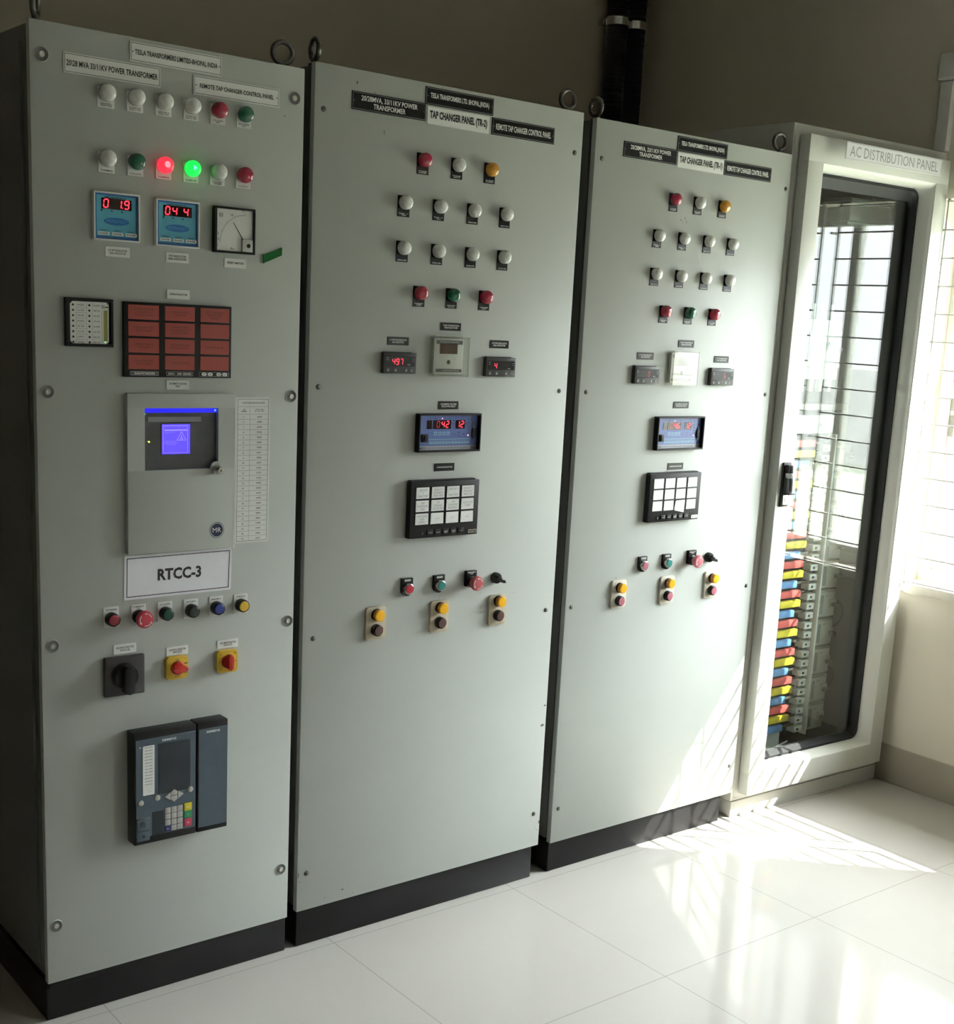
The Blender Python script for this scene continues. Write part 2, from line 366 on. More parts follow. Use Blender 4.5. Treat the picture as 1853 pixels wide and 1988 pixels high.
# ------------------------------------------------------------------ grille in front of the window
gr = thing('window_grille', 'white painted steel grille of thin horizontal bars over the window on the right wall', 'grille', (XW, -.6, ZS))
XG = 3.045
zb = [.760 + .0925 * i for i in range(15)]
for ya, yb in ((-.062, -.353), (-.43, -.90), (-.99, -1.40)):
    for y in (ya, yb):
        g = MB((XG, ZS, -y)); g.box(XG - .003, XG + .009, zb[0] - .01, zb[-1] + .01, -y - .003, -y + .003, WHITEF, .001); g.build('upright_bar', gr)
    for i, z in enumerate(zb):
        g = MB((XG, z, -(ya + yb) / 2)); g.box(XG - .005, XG + .011, z - .0025, z + .0025, -ya - .004, -yb + .004, WHITEF, .001, 1); g.build('cross_bar', gr)
for z in (zb[1], zb[5], zb[9], zb[13]):
    for y in (-.05, -.39, -.94):
        g = MB((XG, z, -y)); g.tube([(XG + .003, z, -y), (XW + .003, z, -y)], .0045, WHITEF, 8)
        if y > -.1: g.tube([(XG + .003, z, .062), (XG + .003, z, .045)], .0045, WHITEF, 8)
        g.build('wall_stub', gr)

# trunking with box on the wall beside the window
tr = thing('cable_trunking', 'white plastic cable trunking running up the wall corner beside the window, box on top', 'trunking', (XW, .01, 0))
g = MB((XW, 2.3, -.01)); g.box(XW - .028, XW, 2.222, 2.445, -.034, .012, WHITEP, .003); g.build('trunking_cover', tr)
g = MB((XW, 2.45, -.01)); g.box(XW - .045, XW, 2.448, 2.535, -.042, .04, WHITEP, .01, 3); g.build('junction_box', tr)
# two corrugated conduits in the far corner
CONDM = mat('corrugated_conduit', (0.012, 0.012, 0.014), 0.45)
_nt = CONDM.node_tree; _w = _nt.nodes.new('ShaderNodeTexWave'); _w.bands_direction = 'Z'; _w.inputs['Scale'].default_value = 40
_b = _nt.nodes.new('ShaderNodeBump'); _b.inputs['Strength'].default_value = .8; _b.inputs['Distance'].default_value = .004
_g = _nt.nodes.new('ShaderNodeNewGeometry'); _nt.links.new(_g.outputs['Position'], _w.inputs['Vector']); _nt.links.new(_w.outputs['Fac'], _b.inputs['Height']); _nt.links.new(_b.outputs['Normal'], _nt.nodes['Principled BSDF'].inputs['Normal'])
for x, lb in ((2.885, 'black corrugated conduit on the back wall, the left one of the pair'), (2.985, 'black corrugated conduit in the room corner, the right one of the pair')):
    t = thing('conduit', lb, 'conduit', (x, 1.44, 0), 0, 'corrugated conduits in the corner')
    g = MB((x, 0, -1.44)); g.tube([(x, z, -1.44) for z in (0, 1, 2, 2.80, 3.25)], .044, CONDM, 20); g.build('conduit_pipe', t)
    g = MB((x, 2.785, -1.44)); g.tube([(x, 2.77, -1.44), (x, 2.80, -1.44)], .0475, STEEL, 20); g.box(x - .05, x + .05, 2.772, 2.798, -1.499, -1.47, STEEL, .002); g.build('conduit_clamp', t, 'pale metal saddle clamp')

# ------------------------------------------------------------------ outside the window
wbox('added_sunshade', XO, 3.77, -4.9, .7, 2.56, 2.66, mat('sunshade_concrete', (0.55, 0.53, 0.49), .8, noise=.1, nscale=8), 'structure')  # unseen sunshade, added with its edge set to cut off the sun's upper reach
gm = mat('outdoor_ground', (0.15, 0.16, 0.12), .9, noise=.2, nscale=1.2)
mb = MB((20, -.4, 0)); mb.box(XO, 60, -.5, -.4, -40, 40, gm); o = mb.build('ground'); o['kind'] = 'structure'
LEAF = mat('tree_leaves', (0.07, 0.13, 0.06), .6, noise=.4, nscale=3); BARK = mat('tree_bark', (0.14, 0.11, 0.09), .9, noise=.3, nscale=10)
def tree(x, y, h, r, lb, seed):
    rnd = random.Random(seed)
    t = thing('tree', lb, 'tree', (x, y, -.4), 0, 'trees outside the window')
    g = MB((x, -.4, -y)); g.tube([(x, -.4, -y), (x + .05, h * .5, -y + .05), (x, h * .8, -y)], .12, BARK, 8)
    for k in range(5):
        a = rnd.uniform(0, 6.28); g.tube([(x, h * .45 + k * .2, -y), (x + r * .6 * math.cos(a), h * .75 + k * .15, -y + r * .6 * math.sin(a))], .04, BARK, 6)
    g.build('trunk', t)
    g = MB((x, h, -y))
    for k in range(900):
        a, b, rr = rnd.uniform(0, 6.28), rnd.uniform(-1, 1), r * rnd.uniform(.5, 1) ** .5
        c = math.sqrt(1 - b * b); px, pz, pd = x + rr * c * math.cos(a), h * .85 + rr * b * .9, -y + rr * c * math.sin(a)
        s = rnd.uniform(.1, .24); u = Vector((rnd.gauss(0, 1), rnd.gauss(0, 1), rnd.gauss(0, 1))).normalized(); w = u.cross(Vector((rnd.gauss(0, 1), 1, rnd.gauss(0, 1)))).normalized()
        P = [(u * -s), (w * s * .4), (u * s), (w * -s * .4)]
        g.face([g.v(px + q.x, pz + q.y, pd + q.z) for q in P], LEAF)
    g.build('foliage', t)
tree(9.5, 3.4, 2.2, 1.1, 'small leafy tree standing close outside the window', 3)
tree(14.0, -1.0, 3.0, 1.5, 'taller leafy tree seen through the window bars', 4)
BW = mat('boundary_wall_render', (0.28, 0.275, 0.26), .85, noise=.1, nscale=2)
bw = wbox('boundary_wall', 16, 16.25, -14, 16, -.4, 1.1, BW); bw['label'] = 'low rendered boundary wall far outside the window'; bw['category'] = 'wall'

# ------------------------------------------------------------------ parts shared by the cabinets
def screw_dimple(cab, x, z):
    g = MB((x, z, 0)); g.lathe(x, z, [(.0150, 0), (.0142, .0016), (.0132, .0018)], PAINT, 24); g.lathe(x, z, [(.0132, .0018), (.010, .0008), (.0065, .0004)], mat('dimple_shade', (.11, .11, .10), .4), 24)  # pressed dimple built as a ring, its hollow's shade painted dark
    o = g.build('pressed_dimple', cab)
    g = MB((x, z, 0)); g.lathe(x, z, [(.0054, 0), (.0054, .003), (.0046, .0042), (.0022, .0042), (.0018, .0025), (0, .0025)], mat('screw_steel', (.75, .74, .70), .35, metal=.6), 16); g.build('screw', o)
def screw(cab, x, z):
    g = MB((x, z, 0)); g.lathe(x, z, [(.0064, 0), (.0060, .0012), (.0042, .0012), (.0042, .0005)], mat('screw_recess', (.06, .06, .055), .5), 16)
    g.lathe(x, z, [(.0042, .0005), (.0042, .0028), (.003, .0036), (.0018, .0036), (.0015, .002), (0, .002)], STEELD, 6); g.build('panel_screw', cab)
def eyebolt(cab, x, z, ang, y=.05):
    if x > 2.2: y = .025
    g = MB((x, z, -y)); R, c, s = .0225, math.cos(ang), math.sin(ang)
    zc = z + .008 + R + .004
    g.tube([(x + R * math.cos(a) * c, zc + R * math.sin(a), -y + R * math.cos(a) * s) for a in [2 * PI * i / 24 for i in range(24)]], .0058, STEELD, 10, True)
    g.tube([(x, z, -y), (x, z + .012, -y)], .0075, STEELD, 12); g.tube([(x, z, -y), (x, z + .003, -y)], .014, STEELD, 16)
    g.build('lifting_eye', cab)
def plate(cab, x0, x1, z0, z1, txt, mp, mi, wh=.8, hh=.4, d=.002, border=True, name='nameplate', label=None, bold=.022, dots=True, mat_extra=None):
    cx, cz = (x0 + x1) / 2, (z0 + z1) / 2
    g = MB((cx, cz, 0)); g.box(x0, x1, z0, z1, 0, d, mp, .0004, 1)
    e = .0022; t = .0009; D = d + .0003
    mt = mi; mi = INKG if mp is BLACKG else mi
    if border:
        g.quad(x0 + e, x1 - e, z0 + e, z0 + e + t, D, mi); g.quad(x0 + e, x1 - e, z1 - e - t, z1 - e, D, mi)
        g.quad(x0 + e, x0 + e + t, z0 + e, z1 - e, D, mi); g.quad(x1 - e - t, x1 - e, z0 + e, z1 - e, D, mi)
    if dots:
        for sx in (x0 + .006, x1 - .006): g.disc(sx, cz, .0013, D, mi, 8)
    if txt: g.text(txt, cx, cz, (x1 - x0) * wh, (z1 - z0) * hh, D, mt, bold)
    return g.build(name, cab, label)
def small_plate(cab, x0, x1, z0, z1, txt, mp, mi):
    two = '\n' in txt
    return plate(cab, x0, x1, z0, z1, txt, mp, mi, .78, .5 if two else .2, .0015, False, 'legend_plate', None, .02, False)
def lamp(cab, x, z, lens, txt, white=False, lit=None, r=.0168, flat=False):
    g = MB((x, z, 0)); g.lathe(x, z, [(r * .93, 0), (r * .93, .006), (r * .80, .0075)], BLACK, 28)
    o = g.build('indicator_lamp', cab)
    g = MB((x, z, 0))
    g.lathe(x, z, [(r * .97, .005), (r, .008), (r * .99, .015), (r * .93, .0185), (r * .78, .0215), (r * .5, .0232), (0, .0238)], lens, 30)
    g.build('lamp_lens', o, {LENSR: 'red lens', LENSG: 'green lens', LENSA: 'amber lens', LENSRL: 'lit red lens', LENSGL: 'lit green lens'}.get(lens))
    if lit:
        c = MB((x, z, 0)); c.disc(x - .001, z + .001, .0065 if lit is LITCORER else .0055, .0243, lit, 3 if lit is LITCORE else 16); c.build('lamp_core', o)
    mp, mi = (WHITEP, INK) if white else (BLACKG, INKW)
    w = .0172
    p = MB((x, z, 0)); z0, z1 = (z - .027, z + .012) if white else (z - .0325, z + .016)
    if white is True: z0 = z - .0275
    p.box(x - w, x + w, z0, z1, 0, .0018, mp, .0003, 1)
    if txt:
        h = .0062 if '\n' in txt else .003
        p.text(txt, x, z0 + (.0055 if '\n' in txt else .0042), .025, h, .0021, mi, .02)
    p.build('legend_plate', o)
    return o
def button(cab, x, z, m, txt, white=False, ring=BLACK, z1off=.026, r=.0150):
    mp, mi = (WHITEP, INK) if white else (BLACKG, INKW)
    g = MB((x, z, 0)); g.lathe(x, z, [(r, 0), (r, .014), (r * .96, .0175), (r * .85, .0185), (r * .80, .0165)], ring, 30)
    o = g.build('push_button', cab)
    g = MB((x, z, 0)); g.lathe(x, z, [(r * .80, .0145), (r * .79, .0185), (r * .70, .0196), (0, .0198)], m, 28); g.build('button_cap', o)
    p = MB((x, z, 0)); th = .0015 if white else .008; z1 = z + z1off
    if white: p.box(x - .0172, x + .0172, z1 - .045, z1, 0, th, mp, .0003, 1)
    else:
        pts = [(x - .017, z1), (x - .017, z - .006)] + [(x + .017 * math.cos(a), z - .004 + .0165 * math.sin(a)) for a in [PI + PI * k / 12 for k in range(1, 12)]] + [(x + .017, z - .006), (x + .017, z1)]
        p.prism(pts[::-1], 0, th, mp, .0008)
    if white and txt: p.text(txt, x, z1 - (.0055 if '\n' in txt else .006), .024, .0062 if '\n' in txt else .003, th + .0003, mi, .02)
    elif txt:
        p.box(x - .009, x + .009, z1 - .0075, z1 - .003, th, th + .0004, WHITEP); p.text(txt, x, z1 - .0052, .015, .003, th + .0007, INK, .02)
    p.build('legend_plate', o)
    return o
def estop(cab, x, z, txt, white=False, m=RED, z1off=.03):
    mp, mi = (WHITEP, INK) if white else (BLACKG, INKW)
    g = MB((x, z, 0)); g.lathe(x, z, [(.0155, 0), (.0155, .012), (.012, .014), (.011, .022)], BLACK, 30); o = g.build('emergency_stop', cab)
    g = MB((x, z, 0)); g.lathe(x, z, [(.012, .018), (.0125, .024), (.0185, .028), (.0198, .032), (.0195, .036), (.0175, .0395), (.010, .0405), (0, .0405)], m, 32)
    for k in range(3):
        a0 = 2 * PI * k / 3 + .3; pts = [(x + q * math.cos(a0 + u), z + q * math.sin(a0 + u)) for q, us in ((.0145, (0, .4, .8, 1.2)), (.0130, (1.2, .8, .4, 0))) for u in us]
        g.poly(pts, .0412, INKW)
        a1 = a0 + 1.2; g.poly([(x + .0165 * math.cos(a1), z + .0165 * math.sin(a1)), (x + .0138 * math.cos(a1 + .3), z + .0138 * math.sin(a1 + .3)), (x + .011 * math.cos(a1), z + .011 * math.sin(a1))], .0412, INKW)
    g.build('mushroom_head', o, 'red mushroom head with white arrows')
    p = MB((x, z, 0)); th = .0015 if white else .010; p.box(x - .0172, x + .0172, z - .012, z + z1off, 0, th, mp, .0008, 1)
    if txt: p.text(txt, x, z + z1off - .0065, .027, .007, th + .0003, mi, .02)
    p.build('legend_plate', o)
def small_selector(cab, x, z):
    g = MB((x, z, 0)); g.lathe(x, z, [(.0150, 0), (.0150, .010), (.0135, .014), (.0, .0145)], BLACK, 28); o = g.build('selector_switch', cab)
    g = MB((x, z, 0)); c, s = math.cos(-.55), math.sin(-.55)
    pts = [(-.013, .003), (-.013, -.003), (.013, -.0045), (.021, 0), (.013, .0045)]
    g.prism([(x + a * c - b * s, z + a * s + b * c) for a, b in pts], .012, .030, BLACK, .0015)
    g.box(x + .002, x + .010, z - .001, z + .0, .0302, .0306, INKW)
    g.build('selector_knob', o)
def twin_station(cab, x, z0, z1, mcap, zy, zb, stain):
    w = .030; g = MB((x, (z0 + z1) / 2, 0)); r = .009; pts = []
    for cx, cz, a0 in ((x + w - r, z1 - r, 0), (x - w + r, z1 - r, PI / 2), (x - w + r, z0 + r, PI), (x + w - r, z0 + r, 1.5 * PI)):
        pts += [(cx + r * math.cos(a0 + k * PI / 8), cz + r * math.sin(a0 + k * PI / 8)) for k in range(5)]
    g.prism(pts, 0, .007, BLISTER if stain else mat('clean_cover', (0.62, 0.58, 0.48), .3, noise=.08, nscale=30), .002)
    o = g.build('lamp_and_button_unit', cab)
    g = MB((x, zy, 0)); g.lathe(x, zy, [(.0135, .007), (.0135, .013), (.0140, .0135), (.0145, .024)], mat('amber_side', (.50, .20, .02), .3), 28)
    g.lathe(x, zy, [(.0150, .007), (.0150, .012), (.0138, .013)], BLACK, 28)
    g.lathe(x, zy, [(.0145, .024), (.0125, .0262), (0, .0268)], mat('amber_cap', (.78, .42, .02), .25, noise=.08, nscale=60, emit=(1, .45, .02), es=.12), 28); g.build('amber_lamp', o)
    g = MB((x, zb, 0)); g.lathe(x, zb, [(.0152, .007), (.0150, .018), (.0125, .020), (.0115, .0185)], BLACK, 28)
    g.lathe(x, zb, [(.0118, .018), (.0115, .0215), (0, .022)], mcap, 26); g.build('round_button', o)

def cabinet(label, X0, X1, ZB, ZT, plinth_x, plain_screws):
    c = thing('control_cabinet', label, 'cabinet', (X0, 0, 0), 0, 'row of grey control cabinets')
    D = .6
    g = MB((X0, 0, 0))
    # shell: top, sides, back, with a channel behind the front panel
    g.box(X0 + .004, X1 - .004, ZB + .006, ZT - .004, -D, -.030, PAINT_SHADED, .004)
    g.box(X0 + .010, X1 - .010, ZB + .012, ZT - .010, -.030, -.018, BLACK)
    g.build('cabinet_body', c)
    g = MB((X0, ZB, 0)); g.box(X0, X1, ZB, ZT, -.018, 0, PAINT, .0022); g.build('front_panel', c)
    if X0 < .1:   # left side cover with raised edge
        g = MB((X0, ZB, .05)); g.box(X0 - .003, X0 + .004, ZB + .03, ZT - .035, -D + .02, -.05, PAINT_SHADED, .002); g.build('side_cover', c)
    g = MB((X0, 0, 0)); g.box(plinth_x[0], plinth_x[1], 0, ZB - .002, -D, -.010, PLINTH, .004)
    if X0 < .1: g.box(plinth_x[0] + .004, plinth_x[1] - .004, ZB - .016, ZB - .002, -.012, -.006, PLINTH, .003)
    g.build('plinth', c)
    return c

# ------------------------------------------------------------------ cabinet one: RTCC-3
A = cabinet('grey control cabinet with red alarm windows and RTCC-3 paper sign, nearest to the camera', 0.0, .6048, .0942, 2.1068, (0.0, .606), False)
eyebolt(A, .031, 2.1068, -1.0); eyebolt(A, .577, 2.1068, .25)
for x, z in ((.023, 2.045), (.580, 2.042), (.0229, 1.401), (.5857, 1.394), (.0238, .868), (.588, .863), (.0204, .230), (.583, .230)): screw_dimple(A, x, z)
plate(A, .0651, .2664, 2.0185, 2.0565, '20\\28 MVA 33/11KV POWER TRANSFORMER', WHITEP, INK, .94, .30, dots=False, label='white nameplate reading power transformer')
plate(A, .2014, .4037, 2.0603, 2.0983, 'TESLA TRANSFORMERS LIMITED-BHOPAL INDIA', WHITEP, INK, .90, .26, label='white nameplate reading transformers limited')
plate(A, .3392, .5414, 2.0167, 2.0547, 'REMOTE TAP CHANGER CONTROL PANEL', WHITEP, INK, .86, .24, label='white nameplate reading remote tap changer control panel')
xs = [.1504 + .06128 * i for i in range(6)]
for x, l, t in zip(xs, (LENSW, LENSW, LENSW, LENSW, LENSR, LENSG), ('GROUP-1\nFAN ON', 'STAND BY\nFAN-1 ON', 'GROUP-2\nFAN ON', 'STAND BY\nFAN-2 ON', 'AUTO CONTROL\nMODE', 'MAN CONTROL\nAUTO')):
    lamp(A, x, 1.9915, l, t, True)
for x, l, t in zip(xs, (LENSW, LENSG, LENSRL, LENSGL, LENSW, LENSR), ('TC IN REMOTE', 'TC IN LOCAL', 'TC IN MANUAL', 'TC SUPPLY ON', 'TC DC SUPPLY\nAVAILABLE', 'TC STUCK UP')):
    lamp(A, x, 1.8670, l, t, True, {LENSRL: LITCORER, LENSGL: LITCORE}.get(l))
def blue_meter(x0, z0, txts):
    x1, z1 = x0 + .0982, z0 + .0958; cx, cz = (x0 + x1) / 2, (z0 + z1) / 2
    g = MB((cx, cz, 0)); t = .0035
    for b in ((x0, x1, z0, z0 + t), (x0, x1, z1 - t, z1), (x0, x0 + t, z0 + t, z1 - t), (x1 - t, x1, z0 + t, z1 - t)): g.box(*b, 0, .0115, WHITEP, .0008, 1)
    o = g.build('digital_meter', A)
    g = MB((cx, cz, 0)); g.box(x0 + t, x1 - t, z0 + t, z1 - t, 0, .0065, METERD)
    g.quad(x0 + .0075, x1 - .008, z0 + .009, z1 - .007, .0068, METERB)
    g.text('REMOTE INDICATOR', cx - .002, z1 - .0105, .045, .0032, .0071, INK, .02)
    for k in range(3): g.disc(x0 + .018 + k * .0215, z1 - .0365 - k * .0005, .0019, .0071, INK, 10)
    g.ell(cx, z1 - .057, .027, .0075, .0071, METERL, rot=0); g.text('METRAVOLT', cx, z1 - .057, .042, .006, .0074, METERB, .0)
    for k in range(3):
        xx = x0 + .0105 + k * .029; g.quad(xx, xx + .024, z0 + .011, z0 + .0175, .0072, WHITEP)
        g.text('RAISE', xx + .012, z0 + .0143, .018, .003, .0074, INK, .02); g.text('RESET', xx + .012, z0 + .0205, .015, .0024, .0074, INK, .02)
    g.build('meter_face', o, 'blue meter face')
    g = MB((cx, cz, 0)); g.box(x0 + .018, x1 - .017, z1 - .0335, z1 - .0125, .0066, .0078, DISP); do = g.build('led_display', o, 'dark display with red digits')
    g = MB((cx, cz, 0))
    for off, s in txts: digits(g, s, x0 + .0215 + off, z1 - .0305, .0090, .0155, .0068, .0082, LED)
    g.build('led_digits', do)
blue_meter(.1192, 1.7067, ((0, '0'), (.0280, '1'), (.0440, '.9')))
blue_meter(.2526, 1.7045, ((0, '04'), (.041, '4')))
# kV meter
x0, x1, z0, z1 = .3841, .4823, 1.7015, 1.7975; cx, cz = (x0 + x1) / 2, (z0 + z1) / 2
g = MB((cx, cz, 0)); t = .0045
for b in ((x0, x1, z0, z0 + t), (x0, x1, z1 - t, z1), (x0, x0 + t * 1.5, z0 + t, z1 - t), (x1 - t, x1, z0 + t, z1 - t)): g.box(*b, 0, .013, BLACK, .001, 1)
o = g.build('analogue_meter', A, 'square black framed kilovolt meter')
g = MB((cx, cz, 0)); g.box(x0 + .005, x1 - .004, z0 + .004, z1 - .004, 0, .008, WHITEP); g.text('KV', x0 + .018, z1 - .018, .009, .009, .0084, INK)
px, pz = x1 - .023, z0 + .022
for k in range(41):
    a = PI * .5 + PI * .5 * k / 40; R = .058; L = .005 if k % 10 == 0 else .0028
    c, s = math.cos(a), math.sin(a); q = .0003
    g.poly([(px + R * c - q * s, pz + R * s + q * c), (px + R * c + q * s, pz + R * s - q * c), (px + (R + L) * c + q * s, pz + (R + L) * s - q * c), (px + (R + L) * c - q * s, pz + (R + L) * s + q * c)], .0084, INK)
for tx, tz, s in ((px - .032, pz + .058, '10'), (px - .005, pz + .068, '15'), (px - .064, pz + .018, '5'), (px - .066, pz + .006, '2.5'), (px - .066, pz - .006, '0'), (px - .030, pz - .012, 'A~')): g.text(s, tx, tz, None, .0055, .0085, INK)
g.build('dial_face', o, 'white dial face')
g = MB((cx, cz, 0)); a = math.radians(124); c, s = math.cos(a), math.sin(a); L = .052
g.poly([(px + .0013 * s, pz - .0013 * c), (px + L * c + .0006 * s, pz + L * s - .0006 * c), (px + L * c - .0006 * s, pz + L * s + .0006 * c), (px - .0013 * s, pz + .0013 * c)], .0092, INK); g.build('needle', o)
g = MB((cx, cz, 0)); g.box(x1 - .0315, x1 - .0055, z0 + .0045, z0 + .0315, .008, .009, GREYP); g.box(x1 - .031, x1 - .006, z0 + .005, z0 + .031, .009, .0125, mat('meter_cover', (.66, .67, .64), .4), .001); g.lathe(x1 - .0165, z0 + .018, [(.0045, .0125), (.0045, .0135), (0, .0137)], BLACK, 14); g.build('meter_pivot_cover', o)
small_plate(A, .1467, .1989, 1.6758, 1.6960, 'L.V WTI INDICATOR\nDIAL INDICATOR', WHITEP, INK); small_plate(A, .2787, .3304, 1.6734, 1.6938, 'WTI INDICATOR\nDIAL INDICATOR', WHITEP, INK); small_plate(A, .4138, .4662, 1.6713, 1.6915, 'VOLT METER', WHITEP, INK)
g = MB((.53, 1.705, 0))
n = 8; rows = []
for i in range(n + 1):
    f = i / n; xx = .5090 + .0425 * f; zt = 1.7050 + .0175 * f; zbm = 1.6862 + .0190 * f
    rows.append((g.v(xx, zbm, .001 + .004 * abs(math.sin(f * 3.1)) + (.006 * f ** 6)), g.v(xx + .001, zt, .001 + .006 * f ** 4)))
for a, b in zip(rows, rows[1:]): g.face([a[0], b[0], b[1], a[1]], TAPE, True)
g.prism([(.5085, 1.6855), (.5110, 1.6862), (.5105, 1.7055), (.5080, 1.7045)], 0, .004, TAPE)
g.prism([(.549, 1.7045), (.5525, 1.7055), (.552, 1.7230), (.549, 1.7215)], 0, .003, TAPE)
g.build('green_tape', A, 'curled strip of green tape stuck on the panel')
# small alarm relay with yellow strip
x0, x1, z0, z1 = .0587, .1587, 1.4933, 1.5903; cx, cz = (x0 + x1) / 2, (z0 + z1) / 2
g = MB((cx, cz, 0)); g.box(x0, x1, z0, z1, 0, .008, BLACK, .002)
for b in ((x0, x1, z0, z0 + .006), (x0, x1, z1 - .006, z1), (x0, x0 + .008, z0 + .006, z1 - .006), (x1 - .006, x1, z0 + .006, z1 - .006)): g.box(*b, .008, .012, BLACK, .001, 1)
o = g.build('alarm_relay', A, 'small black framed alarm relay with a label sheet')
g = MB((cx, cz, 0)); a, b, c, d_ = x0 + .010, x1 - .009, z0 + .006, z1 - .007; k = .005
g.poly([(a + k, c), (b - k, c), (b, c + k), (b, d_ - k), (b - k, d_), (a + k, d_), (a, d_ - k), (a, c + k)], .0084, WHITEP)
for r in range(8):
    zz = d_ - .007 - r * .0106
    g.disc(a + .006, zz, .0023, .0087, INK, 10); g.disc(a + .040, zz, .0023, .0087, INK, 10)
    g.text(('FAN GROUP', 'OIL TEMP', 'WDG TEMP', 'BUCHHOLZ', 'PRV TRIP', 'OLTC TRIP', 'SUPPLY', 'SPARE')[r], a + .022, zz, .014, .0035, .0087, INK, 0)
    g.text(('ALARM', 'TRIP OIL', 'TRIP WDG', 'LOW OIL', 'ALARM', 'OSR TRIP', 'FAIL DC', 'FAIL AC')[r], a + .055, zz, .014, .0035, .0087, INK, 0)
    g.quad(a + .012, a + .034, zz - .0052, zz - .0049, .0087, INK)
for q in (a + .012, a + .034, a + .046, a + .066): g.quad(q, q + .0003, c + .003, d_ - .003, .0087, INK)
g.build('label_sheet', o, 'printed white label sheet')
g = MB((cx, cz, 0)); g.quad(b - .011, b - .003, c + .006, d_ - .016, .0089, mat('olive_strip', (.36, .36, .10), .5)); g.text('C', b - .012, d_ - .009, None, .006, .0089, INK, .04); g.quad(b - .009, b - .001, d_ - .0105, d_ - .0085, .0089, INK)
g.disc(b - .008, c + .004, .0012, .0091, LEDGR, 8); g.build('relay_logo_strip', o, 'olive strip')
# red annunciator
def red_annunciator():
    x0, x1, z0, z1 = .1813, .4275, 1.4335, 1.5880; cx, cz = (x0 + x1) / 2, (z0 + z1) / 2
    g = MB((cx, cz, 0)); g.box(x0, x1, z0, z1, 0, .011, BLACK, .0015); o = g.build('annunciator', A, 'wide black annunciator with twelve red windows')
    T = ['AC SUPPLY FAILURE\nCOOLER FAN\nCONTROL ALARM', 'COMBI BUCHHOLZ\nTRIP ALARM', 'OLTC BUCHHOLZ\nMOTOR TRIP\nALARM', 'STANDBY FAN\nTRIP ALARM', 'WINDING TEMP\nTAP CHANGER TO\nON TRIP ALARM', '', 'COMBI BUCHHOLZ\nTRIP ALARM', 'DC TRANSFORMER\nFUSE OPEN ALARM', 'SPARE', 'STANDBY FAN\nTRIP ALARM', 'OR RELAY ALARM', '']
    cw = .0685; ch = .0300
    for r in range(4):
        for c in range(3):
            a = x0 + .0085 + c * .0815; b = z1 - .0055 - ch - r * .0343
            w = MB((a, b, 0)); w.box(a, a + cw, b, b + ch, .010, .0122, ORANGE, .0006, 1)
            if T[r * 3 + c]: w.text(T[r * 3 + c], a + cw / 2, b + ch / 2, .044, {0: .004, 1: .0105, 2: .0165}[T[r * 3 + c].count('\n')], .0125, mat('dark_red_ink', (.07, .01, .008), .5), 0)
            w.build('alarm_window', o, 'red alarm window')
    w = MB((cx, z0, 0))
    for (a, b) in ((x0 + .013, x0 + .076), (x0 + .094, x0 + .155), (x0 + .170, x0 + .241)):
        for q in ((a, b, z0 + .0035, z0 + .004), (a, b, z0 + .0115, z0 + .012), (a, a + .0005, z0 + .0035, z0 + .012), (b - .0005, b, z0 + .0035, z0 + .012)): w.quad(*q, .0114, INKW)
    w.quad(x0 + .014, x0 + .075, z0 + .0045, z0 + .0110, .0114, mat('dull_silver_strip', (.12, .12, .12), .4)); w.text('SAHYADRI', x0 + .0445, z0 + .0078, .045, .005, .0118, INKW, .02)
    w.text('SAN - 200 SERIES', x0 + .1245, z0 + .0078, .054, .0045, .0118, INKW, .02)
    w.build('brand_strip', o)
    for k, q in enumerate((.181, .1955, .216, .2305)):
        w = MB((x0 + q, z0, 0)); w.lathe(x0 + q, z0 + .0078, [(.0062, .011), (.0060, .0130), (0, .0134)], INKW, 18, 1, .6); w.text('TRAL'[k], x0 + q, z0 + .0078, None, .004, .0138, INK); w.build('test_button', o, 'small white oval button')
red_annunciator()
small_plate(A, .2807, .3330, 1.5979, 1.6178, 'ANNUNCIATOR', WHITEP, INK); small_plate(A, .2799, .3320, 1.4072, 1.4270, 'AUTOMATIC VOLTAGE\nRELAY', WHITEP, INK)
